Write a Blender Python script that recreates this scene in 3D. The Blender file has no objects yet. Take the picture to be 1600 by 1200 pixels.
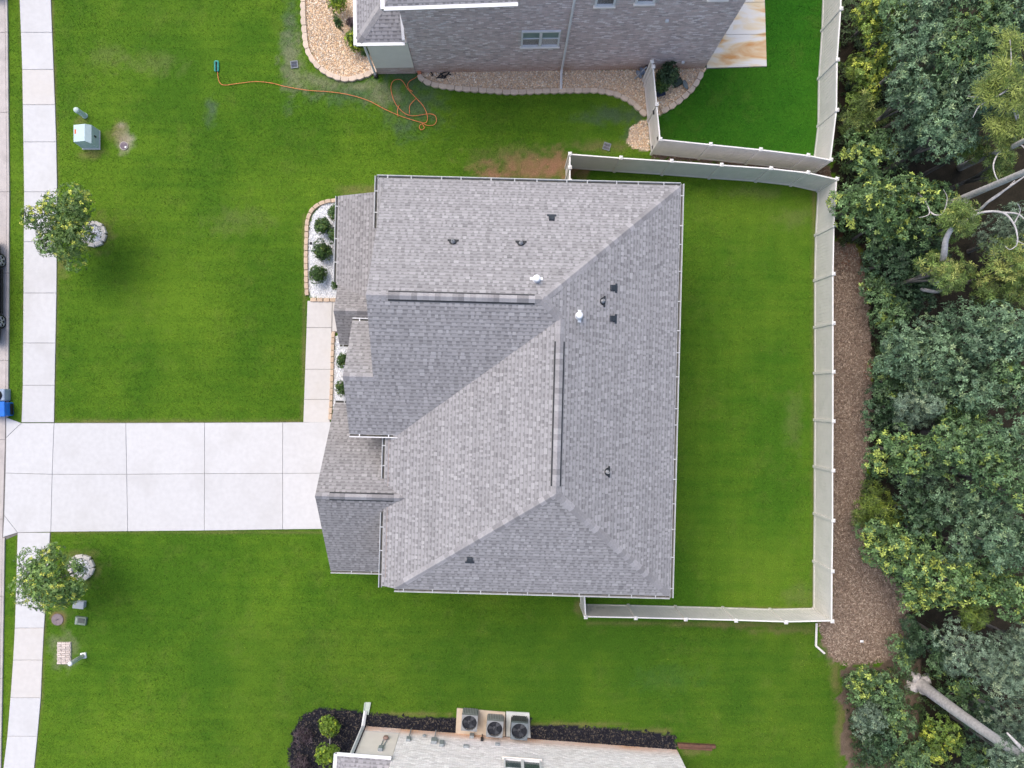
import bpy, math, random
import numpy as np
from mathutils import Vector, Matrix

# ---------------------------------------------------------------- camera, sky, sun, exposure
SC = bpy.context.scene
H = 32.6                      # drone height above the lawn (m)
F = 1110.0                    # focal length in pixels of a 1600 px wide picture
NX, NY = 785.0, 620.0         # pixel straight below the drone
COL = SC.collection

cam_d = bpy.data.cameras.new('camera'); cam = bpy.data.objects.new('camera', cam_d); COL.objects.link(cam)
cam.location = (0, 0, H); cam.rotation_euler = (0, 0, 0)
cam_d.sensor_width = 36; cam_d.lens = 36 * F / 1600
cam_d.shift_x = (800 - NX) / 1600; cam_d.shift_y = (NY - 600) / 1600
cam_d.clip_end = 1000; cam_d.clip_start = 0.1
SC.camera = cam

SUN_EL, SUN_AZ = 61.0, 130.0   # light comes from the upper left of the picture (azimuth counter-clockwise from +X)
W = bpy.data.worlds.new('World'); SC.world = W; W.use_nodes = True
wn = W.node_tree.nodes; wl = W.node_tree.links
bg = wn['Background']
sky = wn.new('ShaderNodeTexSky'); sky.sky_type = 'NISHITA'; sky.sun_disc = False
sky.sun_elevation = math.radians(SUN_EL); sky.sun_rotation = math.radians(90 - SUN_AZ)
sky.air_density = 1.0; sky.dust_density = 4.0; sky.ozone_density = 1.0
wl.new(sky.outputs[0], bg.inputs[0]); bg.inputs[1].default_value = 0.15
sd = bpy.data.lights.new('sun', 'SUN'); sd.energy = 0.7; sd.angle = math.radians(40); sd.color = (1.0, 0.95, 0.88)
so = bpy.data.objects.new('sun', sd); COL.objects.link(so)
d = Vector((math.cos(math.radians(SUN_AZ)) * math.cos(math.radians(SUN_EL)),
            math.sin(math.radians(SUN_AZ)) * math.cos(math.radians(SUN_EL)), math.sin(math.radians(SUN_EL))))
so.rotation_euler = d.to_track_quat('Z', 'Y').to_euler(); so.location = d * 60
SC.view_settings.view_transform = 'Standard'; SC.view_settings.look = 'None'
SC.view_settings.gamma = 1; SC.view_settings.exposure = 0.80
SC.view_settings.use_curve_mapping = False

RNG = random.Random(7)
NR = np.random.default_rng(7)

# ---------------------------------------------------------------- helpers
def P(px, py, z=0.0):
    k = (H - z) / F
    return Vector(((px - NX) * k, (NY - py) * k, z))
def P2(pts, z=0.0):
    return [P(x, y, z).to_2d() for x, y in pts]

def vn(x, y, s, seed=0):
    """smooth value noise, numpy arrays in, 0..1 out"""
    x = np.asarray(x, float) / s; y = np.asarray(y, float) / s
    xi = np.floor(x).astype(np.int64); yi = np.floor(y).astype(np.int64)
    xf = x - xi; yf = y - yi
    xf = xf * xf * (3 - 2 * xf); yf = yf * yf * (3 - 2 * yf)
    def h(a, b):
        n = (a * 374761393 + b * 668265263 + seed * 1274126177) & 0x7fffffff
        n = ((n ^ (n >> 13)) * 1103515245 + 12345) & 0x7fffffff
        return ((n ^ (n >> 16)) & 0xffff) / 65535.0
    return (h(xi, yi) * (1 - xf) + h(xi + 1, yi) * xf) * (1 - yf) + (h(xi, yi + 1) * (1 - xf) + h(xi + 1, yi + 1) * xf) * yf

def inside(x, y, poly):
    x = np.asarray(x); y = np.asarray(y); r = np.zeros(x.shape, bool)
    n = len(poly)
    for i in range(n):
        x0, y0 = poly[i]; x1, y1 = poly[(i + 1) % n]
        if y0 == y1: continue
        c = ((y0 > y) != (y1 > y)) & (x < (x1 - x0) * (y - y0) / (y1 - y0) + x0)
        r ^= c
    return r

# ---- materials
MATS = {}
def mat(name, c1, c2=None, scale=6.0, rough=0.8, bump=0.0, bscale=None, metal=0.0, detail=6.0, spec=0.3, rnd=0.0, mix2=None):
    if name in MATS: return MATS[name]
    m = bpy.data.materials.new(name); m.use_nodes = True
    nt = m.node_tree; N = nt.nodes; L = nt.links
    b = N['Principled BSDF']; b.inputs['Roughness'].default_value = rough; b.inputs['Metallic'].default_value = metal
    b.inputs['Specular IOR Level'].default_value = spec
    c2 = c2 or tuple(v * 0.8 for v in c1)
    tc = N.new('ShaderNodeTexCoord')
    no = N.new('ShaderNodeTexNoise'); no.inputs['Scale'].default_value = scale; no.inputs['Detail'].default_value = detail
    L.new(tc.outputs['Object'], no.inputs['Vector'])
    rp = N.new('ShaderNodeMapRange'); rp.inputs[1].default_value = 0.32; rp.inputs[2].default_value = 0.68
    L.new(no.outputs[0], rp.inputs[0])
    mx = N.new('ShaderNodeMix'); mx.data_type = 'RGBA'
    mx.inputs[6].default_value = (*c1, 1); mx.inputs[7].default_value = (*c2, 1)
    L.new(rp.outputs[0], mx.inputs[0])
    out = mx.outputs[2]
    if mix2:                                     # a second, coarser stain: (colour, scale, low, high)
        n2 = N.new('ShaderNodeTexNoise'); n2.inputs['Scale'].default_value = mix2[1]; n2.inputs['Detail'].default_value = 8
        g = N.new('ShaderNodeNewGeometry'); L.new(g.outputs['Position'], n2.inputs['Vector'])
        r2 = N.new('ShaderNodeMapRange'); r2.inputs[1].default_value = mix2[2]; r2.inputs[2].default_value = mix2[3]
        L.new(n2.outputs[0], r2.inputs[0])
        m2 = N.new('ShaderNodeMix'); m2.data_type = 'RGBA'; m2.inputs[7].default_value = (*mix2[0], 1)
        L.new(r2.outputs[0], m2.inputs[0]); L.new(out, m2.inputs[6]); out = m2.outputs[2]
    if rnd:
        oi = N.new('ShaderNodeObjectInfo'); rr = N.new('ShaderNodeMapRange')
        rr.inputs[3].default_value = 1 - rnd; rr.inputs[4].default_value = 1 + rnd
        L.new(oi.outputs['Random'], rr.inputs[0])
        hv = N.new('ShaderNodeHueSaturation'); L.new(rr.outputs[0], hv.inputs['Value']); L.new(out, hv.inputs['Color']); out = hv.outputs[0]
    L.new(out, b.inputs['Base Color'])
    if bump:
        n3 = N.new('ShaderNodeTexNoise'); n3.inputs['Scale'].default_value = bscale or scale * 4; n3.inputs['Detail'].default_value = 4
        L.new(tc.outputs['Object'], n3.inputs['Vector'])
        bp = N.new('ShaderNodeBump'); bp.inputs['Strength'].default_value = bump; bp.inputs['Distance'].default_value = 0.02
        L.new(n3.outputs[0], bp.inputs['Height']); L.new(bp.outputs[0], b.inputs['Normal'])
    MATS[name] = m
    return m

def attr_mat(name, rough=0.85, fine=0.0, fscale=40, bump=0.0, trans=0.0, spec=0.2):
    """colour from the mesh's own colour attribute, with a fine procedural grain"""
    if name in MATS: return MATS[name]
    m = bpy.data.materials.new(name); m.use_nodes = True
    nt = m.node_tree; N = nt.nodes; L = nt.links
    b = N['Principled BSDF']; b.inputs['Roughness'].default_value = rough; b.inputs['Specular IOR Level'].default_value = spec
    a = N.new('ShaderNodeAttribute'); a.attribute_name = 'Col'
    out = a.outputs['Color']
    if fine or bump:
        g = N.new('ShaderNodeNewGeometry')
        no = N.new('ShaderNodeTexNoise'); no.inputs['Scale'].default_value = fscale; no.inputs['Detail'].default_value = 5
        L.new(g.outputs['Position'], no.inputs['Vector'])
        rr = N.new('ShaderNodeMapRange'); rr.inputs[1].default_value = 0.3; rr.inputs[2].default_value = 0.7
        rr.inputs[3].default_value = 1 - fine; rr.inputs[4].default_value = 1 + fine
        L.new(no.outputs[0], rr.inputs[0])
        hv = N.new('ShaderNodeHueSaturation'); L.new(rr.outputs[0], hv.inputs['Value']); L.new(out, hv.inputs['Color']); out = hv.outputs[0]
        if bump:
            bp = N.new('ShaderNodeBump'); bp.inputs['Strength'].default_value = bump; bp.inputs['Distance'].default_value = 0.03
            L.new(no.outputs[0], bp.inputs['Height']); L.new(bp.outputs[0], b.inputs['Normal'])
    L.new(out, b.inputs['Base Color'])
    if trans:
        t = N.new('ShaderNodeBsdfTranslucent'); L.new(out, t.inputs['Color'])
        ms = N.new('ShaderNodeMixShader'); ms.inputs[0].default_value = trans
        L.new(b.outputs[0], ms.inputs[1]); L.new(t.outputs[0], ms.inputs[2])
        L.new(ms.outputs[0], N['Material Output'].inputs['Surface'])
    MATS[name] = m
    return m

# ---- objects
def tag(o, label=None, cat=None, group=None, kind=None):
    if label: o['label'] = label
    if cat: o['category'] = cat
    if group: o['group'] = group
    if kind: o['kind'] = kind
    return o
def thing(name, loc, label, cat, group=None):
    o = bpy.data.objects.new(name, None); COL.objects.link(o); o.location = loc
    o.empty_display_size = 0.2
    return tag(o, label, cat, group)
def origin(o):
    v = Vector((0, 0, 0))
    while o is not None:
        v = v + o.location; o = o.parent
    return v
def add(name, me, parent=None, loc=None, rotz=0.0, kind=None, m=None):
    o = bpy.data.objects.new(name, me); COL.objects.link(o)
    if m is not None:
        me.materials.clear(); me.materials.append(m)
    if parent is not None: o.parent = parent
    if loc is not None: o.location = Vector(loc) - (origin(parent) if parent is not None else Vector((0, 0, 0)))
    if rotz: o.rotation_euler = (0, 0, rotz)
    if kind: o['kind'] = kind
    return o

class MB:
    def __init__(s): s.v = []; s.f = []; s.c = []
    def face(s, pts, col=None):
        i = len(s.v)
        for p in pts:
            s.v.append(tuple(p))
            if col is not None: s.c.append(col)
        s.f.append(tuple(range(i, i + len(pts))))
    def shape(s, verts, faces, col=None):
        i = len(s.v)
        s.v.extend(tuple(p) for p in verts)
        if col is not None: s.c.extend([col] * len(verts))
        s.f.extend(tuple(k + i for k in f) for f in faces)
        return s
    def box(s, c, size, rot=0.0, bev=0.0, col=None, taper=1.0):
        hx, hy, hz = size[0] / 2, size[1] / 2, size[2] / 2
        cr, sr = math.cos(rot), math.sin(rot)
        def w(x, y, z): return (c[0] + x * cr - y * sr, c[1] + x * sr + y * cr, c[2] + z)
        if not bev:
            vs = [w(x, y, -hz) for x, y in ((-hx, -hy), (hx, -hy), (hx, hy), (-hx, hy))] + \
                 [w(x * taper, y * taper, hz) for x, y in ((-hx, -hy), (hx, -hy), (hx, hy), (-hx, hy))]
            return s.shape(vs, [(3, 2, 1, 0), (4, 5, 6, 7), (0, 1, 5, 4), (1, 2, 6, 5), (2, 3, 7, 6), (3, 0, 4, 7)], col)
        b = bev
        ring = lambda e: [(-hx + e + b, -hy + e), (hx - e - b, -hy + e), (hx - e, -hy + e + b), (hx - e, hy - e - b), (hx - e - b, hy - e), (-hx + e + b, hy - e), (-hx + e, hy - e - b), (-hx + e, -hy + e + b)]
        vs = [w(x, y, -hz) for x, y in ring(0)] + [w(x * taper, y * taper, hz - b) for x, y in ring(0)] + [w(x * taper, y * taper, hz) for x, y in ring(b)]
        fs = [tuple(range(7, -1, -1)), tuple(range(16, 24))]
        for k in range(2):
            for i in range(8):
                j = (i + 1) % 8; fs.append((k * 8 + i, k * 8 + j, k * 8 + 8 + j, k * 8 + 8 + i))
        return s.shape(vs, fs, col)
    def prism(s, poly, z0, z1, bev=0.0, col=None):
        n = len(poly); poly = [Vector(p[:2]) for p in poly]
        ar = sum(poly[i].x * poly[(i + 1) % n].y - poly[(i + 1) % n].x * poly[i].y for i in range(n))
        if ar < 0: poly = poly[::-1]
        vs = [(p.x, p.y, z0) for p in poly] + [(p.x, p.y, z1 - bev) for p in poly]
        fs = [tuple(range(n - 1, -1, -1))]
        for i in range(n):
            j = (i + 1) % n; fs.append((i, j, n + j, n + i))
        if bev:
            q = inset(poly, bev)
            vs += [(p.x, p.y, z1) for p in q]
            for i in range(n):
                j = (i + 1) % n; fs.append((n + i, n + j, 2 * n + j, 2 * n + i))
            fs.append(tuple(range(2 * n, 3 * n)))
        else: fs.append(tuple(range(n, 2 * n)))
        return s.shape(vs, fs, col)
    def tube(s, path, rad, n=8, col=None, cap=True):
        path = [Vector(p) for p in path]
        if not hasattr(rad, '__len__'): rad = [rad] * len(path)
        vs = []; fs = []; k = len(path); ref = None
        for i, p in enumerate(path):
            t = (path[min(i + 1, k - 1)] - path[max(i - 1, 0)])
            if t.length < 1e-9: t = Vector((0, 0, 1))
            t.normalize()
            if ref is None: ref = Vector((1, 0, 0)) if abs(t.x) < 0.8 else Vector((0, 1, 0))
            a = (ref - t * ref.dot(t)).normalized(); b = t.cross(a); ref = a
            for j in range(n):
                an = 2 * math.pi * j / n
                vs.append(p + (a * math.cos(an) + b * math.sin(an)) * rad[i])
        for i in range(k - 1):
            for j in range(n):
                q = (j + 1) % n; fs.append((i * n + j, i * n + q, (i + 1) * n + q, (i + 1) * n + j))
        if cap: fs.append(tuple(range(n - 1, -1, -1))); fs.append(tuple(range((k - 1) * n, k * n)))
        return s.shape(vs, fs, col)
    def lathe(s, c, prof, n=16, axis=None, col=None):
        """prof: (radius, height) pairs turned about the vertical through c (or about axis)"""
        c = Vector(c); vs = []; fs = []
        q = Vector((0, 0, 1)).rotation_difference(Vector(axis).normalized()) if axis is not None else None
        for r, z in prof:
            for j in range(n):
                an = 2 * math.pi * j / n; p = Vector((r * math.cos(an), r * math.sin(an), z))
                if q: p = q @ p
                vs.append(c + p)
        for i in range(len(prof) - 1):
            for j in range(n):
                k = (j + 1) % n; fs.append((i * n + j, i * n + k, (i + 1) * n + k, (i + 1) * n + j))
        fs.append(tuple(range(n - 1, -1, -1))); fs.append(tuple(range((len(prof) - 1) * n, len(prof) * n)))
        return s.shape(vs, fs, col)
    def mesh(s, name, off=Vector((0, 0, 0))):
        me = bpy.data.meshes.new(name)
        me.from_pydata([(p[0] - off[0], p[1] - off[1], p[2] - off[2]) for p in s.v], [], s.f)
        if s.c and len(s.c) == len(s.v):
            a = me.color_attributes.new('Col', 'FLOAT_COLOR', 'POINT')
            a.data.foreach_set('color', np.array([(c[0], c[1], c[2], 1) for c in s.c], np.float32).ravel())
        return me
    def build(s, name, m, parent=None, smooth=False, kind=None, label=None):
        """vertices are world coordinates"""
        off = origin(parent) if parent is not None else Vector((0, 0, 0))
        me = s.mesh(name, off); me.materials.append(m)
        if smooth: me.shade_smooth()
        o = add(name, me, parent, kind=kind)
        if label: o['label'] = label
        return o

def inset(poly, dist):
    n = len(poly); r = []
    for i in range(n):
        a, b, c = Vector(poly[i - 1]), Vector(poly[i]), Vector(poly[(i + 1) % n])
        e1 = (b - a).normalized(); e2 = (c - b).normalized()
        n1 = Vector((-e1.y, e1.x)); n2 = Vector((-e2.y, e2.x)); m = n1 + n2
        if m.length < 1e-6: m = n1
        m = m.normalized(); r.append(b + m * (dist / max(0.3, m.dot(n1))))
    return r
def ccw(poly):
    n = len(poly)
    ar = sum(poly[i][0] * poly[(i + 1) % n][1] - poly[(i + 1) % n][0] * poly[i][1] for i in range(n))
    return poly if ar > 0 else poly[::-1]

def np_mesh(name, verts, nper, cols=None, off=None):
    """verts (N*nper,3): N separate polygons of nper corners"""
    verts = np.asarray(verts, np.float32)
    if off is not None: verts = verts - np.array(off, np.float32)
    n = len(verts) // nper
    me = bpy.data.meshes.new(name)
    me.vertices.add(len(verts)); me.vertices.foreach_set('co', verts.ravel())
    me.loops.add(n * nper); me.loops.foreach_set('vertex_index', np.arange(n * nper, dtype=np.int32))
    me.polygons.add(n); me.polygons.foreach_set('loop_start', np.arange(0, n * nper, nper, dtype=np.int32))
    if cols is not None:
        a = me.color_attributes.new('Col', 'FLOAT_COLOR', 'POINT')
        c4 = np.ones((len(verts), 4), np.float32); c4[:, :3] = cols
        a.data.foreach_set('color', c4.ravel())
    me.update(calc_edges=True)
    return me

def resample(pts, step, closed=False):
    pts = [Vector(p[:2]) for p in pts]
    if closed: pts = pts + [pts[0]]
    seg = [(pts[i + 1] - pts[i]).length for i in range(len(pts) - 1)]
    L = sum(seg); n = max(1, round(L / step)); out = []
    for k in range(n):
        t = (k + 0.5) * L / n; i = 0
        while i < len(seg) - 1 and t > seg[i]: t -= seg[i]; i += 1
        dv = (pts[i + 1] - pts[i]); out.append((pts[i] + dv * (t / seg[i]), math.atan2(dv.y, dv.x)))
    return out
def smooth_path(pts, n=6):
    """Catmull-Rom through the points"""
    pts = [Vector(p) for p in pts]; out = []
    for i in range(len(pts) - 1):
        a = pts[max(i - 1, 0)]; b = pts[i]; c = pts[i + 1]; e = pts[min(i + 2, len(pts) - 1)]
        for k in range(n):
            t = k / n
            out.append(0.5 * ((2 * b) + (c - a) * t + (2 * a - 5 * b + 4 * c - e) * t * t + (3 * b - a - 3 * c + e) * t ** 3))
    out.append(pts[-1]); return out

# ---- shared materials
M_conc = mat('concrete', (0.575, 0.57, 0.57), (0.53, 0.525, 0.525), 5.0, 0.9, 0.25, 60, rnd=0.025, mix2=((0.47, 0.46, 0.45), 0.7, 0.5, 0.95))
M_conc2 = mat('walk_concrete', (0.58, 0.555, 0.53), (0.54, 0.515, 0.49), 5.0, 0.9, 0.25, 60, rnd=0.03, mix2=((0.54, 0.505, 0.46), 1.1, 0.5, 0.9))
M_gut = mat('gutter_concrete', (0.50, 0.455, 0.43), (0.43, 0.39, 0.37), 3.0, 0.9, 0.25, 60, rnd=0.05, mix2=((0.36, 0.33, 0.31), 1.3, 0.5, 0.8))
M_joint = mat('joint_soil', (0.19, 0.18, 0.17), (0.13, 0.12, 0.11), 8, 0.95)
M_asph = mat('asphalt', (0.055, 0.055, 0.058), (0.04, 0.04, 0.043), 20, 0.9, 0.3, 120)
M_shingle = attr_mat('asphalt_shingle', 0.95, 0.10, 90, 0.25)
M_cap = mat('shingle_cap', (0.325, 0.315, 0.32), (0.275, 0.265, 0.27), 14, 0.95, 0.2, 120, rnd=0.26)
M_deck = mat('roof_board', (0.19, 0.187, 0.19), (0.16, 0.157, 0.16), 10, 0.9)
M_white = mat('white_trim', (0.78, 0.78, 0.79), (0.70, 0.70, 0.71), 4, 0.5, 0.05)
M_gutter = mat('gutter_metal', (0.50, 0.51, 0.51), (0.40, 0.41, 0.41), 5, 0.5, 0.05)
M_gutin = mat('gutter_dirt_shade', (0.07, 0.07, 0.065), (0.13, 0.12, 0.10), 6, 0.9)
M_ventb = mat('black_vent', (0.025, 0.027, 0.03), (0.04, 0.042, 0.045), 12, 0.6)
M_pipe = mat('vent_plastic', (0.05, 0.06, 0.075), (0.035, 0.042, 0.05), 8, 0.45)
M_flue = mat('white_flue', (0.82, 0.83, 0.84), (0.74, 0.75, 0.77), 8, 0.4)
M_vinyl = mat('fence_vinyl', (0.80, 0.765, 0.735), (0.74, 0.71, 0.68), 2.0, 0.5, 0.05, rnd=0.02, mix2=((0.62, 0.61, 0.57), 1.4, 0.55, 0.9))
M_vinylw = mat('fence_cap_vinyl', (0.83, 0.81, 0.78), (0.77, 0.75, 0.72), 3.0, 0.45, 0.05)
M_black = mat('black_metal', (0.02, 0.02, 0.022), (0.035, 0.035, 0.037), 10, 0.5)
M_siding = mat('cream_siding', (0.88, 0.81, 0.75), (0.84, 0.77, 0.71), 2.5, 0.7, 0.08, mix2=((0.74, 0.67, 0.61), 0.9, 0.6, 0.9))
M_glass = mat('window_glass', (0.05, 0.075, 0.08), (0.09, 0.12, 0.125), 1.2, 0.08, spec=0.8)
M_blind = mat('window_blind', (0.26, 0.33, 0.32), (0.2, 0.27, 0.27), 2.0, 0.3, spec=0.6)
M_bricks = attr_mat('brick_face', 0.9, 0.14, 45, 0.35)
M_mortar = mat('mortar', (0.62, 0.57, 0.55), (0.54, 0.50, 0.48), 6, 0.95)
M_wallbrick = mat('house_brick', (0.30, 0.24, 0.21), (0.22, 0.17, 0.15), 9, 0.9, 0.3, 50)
M_leaf = attr_mat('leaf', 0.5, 0.0, trans=0.10, spec=0.35)
M_bark = mat('bark', (0.20, 0.185, 0.175), (0.12, 0.108, 0.10), 9, 0.95, 0.9, 26)
M_barkpale = mat('pale_bark', (0.60, 0.57, 0.555), (0.40, 0.38, 0.37), 9, 0.95, 0.8, 22)
M_grass = attr_mat('grass_blade', 0.75, 0.0, trans=0.12, spec=0.15)
M_lawn = attr_mat('lawn_soil', 0.95, 0.22, 22, 0.5, spec=0.1)
M_gravel = attr_mat('gravel', 0.8, 0.08, 80)
M_chip = attr_mat('bark_chip', 0.95, 0.1, 60)

# ---------------------------------------------------------------- the ground and its planting zones (in ground pixels)
GK = F / H
def gpx(x, y): return NX + x * GK, NY - y * GK
def zone_world(pts): return [tuple(P(a, b).to_2d()) for a, b in pts]

Z_MULCH = [(1298, 378), (1340, 384), (1350, 430), (1360, 520), (1362, 640), (1356, 720), (1345, 790), (1352, 860), (1410, 920), (1425, 985), (1400, 1030), (1330, 1040), (1302, 1030), (1290, 1010), (1276, 975), (1298, 970)]
Z_WOOD = [(1302, -60), (1302, 385), (1338, 384), (1356, 520), (1358, 640), (1350, 720), (1338, 790), (1350, 860), (1402, 920), (1414, 985), (1395, 1035), (1330, 1045), (1310, 1060), (1318, 1110), (1330, 1260), (1700, 1260), (1700, -60)]
Z_BETWEEN = [(1018, 246), (1060, 249), (1180, 261), (1300, 280), (1300, 262), (1190, 250), (1022, 236)]
Z_TAN1 = [(474, -20), (476, 40), (482, 75), (496, 102), (520, 120), (545, 125), (575, 120), (592, 108), (596, 90), (600, -20)]
Z_TAN2 = [(655, 109), (665, 126), (690, 136), (740, 141), (800, 145), (860, 144), (940, 143), (975, 150), (1000, 168), (1010, 183), (1012, 109)]
Z_TAN3 = [(1014, 109), (1104, 106), (1090, 128), (1068, 150), (1030, 180), (1016, 178)]
Z_TAN4 = [(984, 200), (1000, 190), (1012, 186), (1016, 236), (990, 232), (980, 222)]
Z_WH1 = [(530, 314), (505, 318), (488, 336), (482, 362), (481, 455), (487, 466), (545, 466), (560, 314)]
Z_WH2 = [(523, 525), (562, 525), (562, 640), (520, 640)]
Z_BLK = [(450, 1240), (453, 1170), (460, 1138), (478, 1115), (500, 1107), (540, 1109), (572, 1114), (612, 1119), (650, 1121), (720, 1122), (724, 1108), (800, 1118), (828, 1120), (828, 1134), (900, 1135), (980, 1140), (1055, 1150), (1058, 1180), (570, 1160), (560, 1240)]
HARD = []     # concrete outlines, no grass there (ground pixels)
HARD.append([(-40, -40), (11, -40), (13, 150), (16, 300), (15, 600), (14, 654), (33, 661), (8, 838), (4, 1000), (2, 1240), (-40, 1240)])

def soft_ellipse(gx, gy, cx, cy, rx, ry):
    return np.clip(1.25 - np.sqrt(((gx - cx) / rx) ** 2 + ((gy - cy) / ry) ** 2) + (vn(gx, gy, 9, 31) - 0.5) * 0.9 + (vn(gx, gy, 3.2, 37) - 0.5) * 0.5, 0, 1)

SOIL = [(815, 252, 80, 22, 'dry'), (835, 266, 78, 19, 'clay'), (876, 258, 30, 24, 'clay'), (780, 274, 40, 8, 'clay'), (575, 298, 40, 9, 'dry'),
        (195, 220, 14, 18, 'sand'), (189, 195, 6, 5, 'sand'), (185, 208, 14, 22, 'dry'), (146, 366, 33, 30, 'dry'), (100, 410, 10, 22, 'dry'),
        (127, 886, 33, 31, 'dry'), (96, 960, 14, 18, 'dry'), (90, 966, 10, 9, 'clay'), (101, 1020, 22, 28, 'pale'), (140, 240, 22, 9, 'dry'), (126, 190, 12, 8, 'dry'),
        (640, 120, 60, 22, 'dull'), (645, 165, 50, 46, 'dull'), (560, 142, 80, 20, 'dull'), (600, 150, 30, 16, 'pale'), (452, 70, 14, 90, 'dull'), (510, 128, 50, 18, 'pale'), (455, 95, 18, 55, 'pale'), (580, 135, 26, 12, 'pale'),
        (330, 175, 10, 22, 'dull'), (1000, 208, 28, 22, 'dull'), (960, 180, 60, 14, 'dull'), (940, 228, 60, 9, 'dry'),
        (912, 268, 14, 12, 'clay'), (905, 945, 8, 18, 'dry'), (1230, 985, 60, 7, 'dry'), (1120, 976, 70, 5, 'dry'), (1296, 1000, 14, 32, 'mulch'),
        (1314, 1130, 9, 70, 'dry'), (1306, 1060, 9, 30, 'dry'), (640, 1116, 80, 4, 'dry'), (900, 1132, 90, 4, 'dry'), (1010, 1143, 60, 5, 'dry'), (1085, 1172, 30, 9, 'dry'),
        (1240, 340, 30, 16, 'pale2'), (1250, 930, 30, 20, 'pale2'), (1180, 300, 50, 10, 'pale2'), (1240, 660, 14, 50, 'pale2'), (370, 345, 50, 20, 'pale2'), (240, 100, 50, 18, 'pale2'), (170, 90, 30, 22, 'pale2')]
for yy in range(660, 940, 26): SOIL.append((1050 - (yy - 660) * 0.015, yy, 6, 17, 'dry'))
CSOIL = {'clay': (0.24, 0.13, 0.078), 'dry': (0.17, 0.135, 0.062), 'sand': (0.36, 0.31, 0.25), 'pale': (0.185, 0.20, 0.105), 'pale2': (0.13, 0.155, 0.05), 'dull': (0.070, 0.118, 0.055), 'mulch': (0.17, 0.125, 0.095)}
OPAC = {'clay': 0.8, 'dry': 0.55, 'sand': 0.75, 'pale': 0.75, 'pale2': 0.42, 'dull': 0.9, 'mulch': 0.9}

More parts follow.
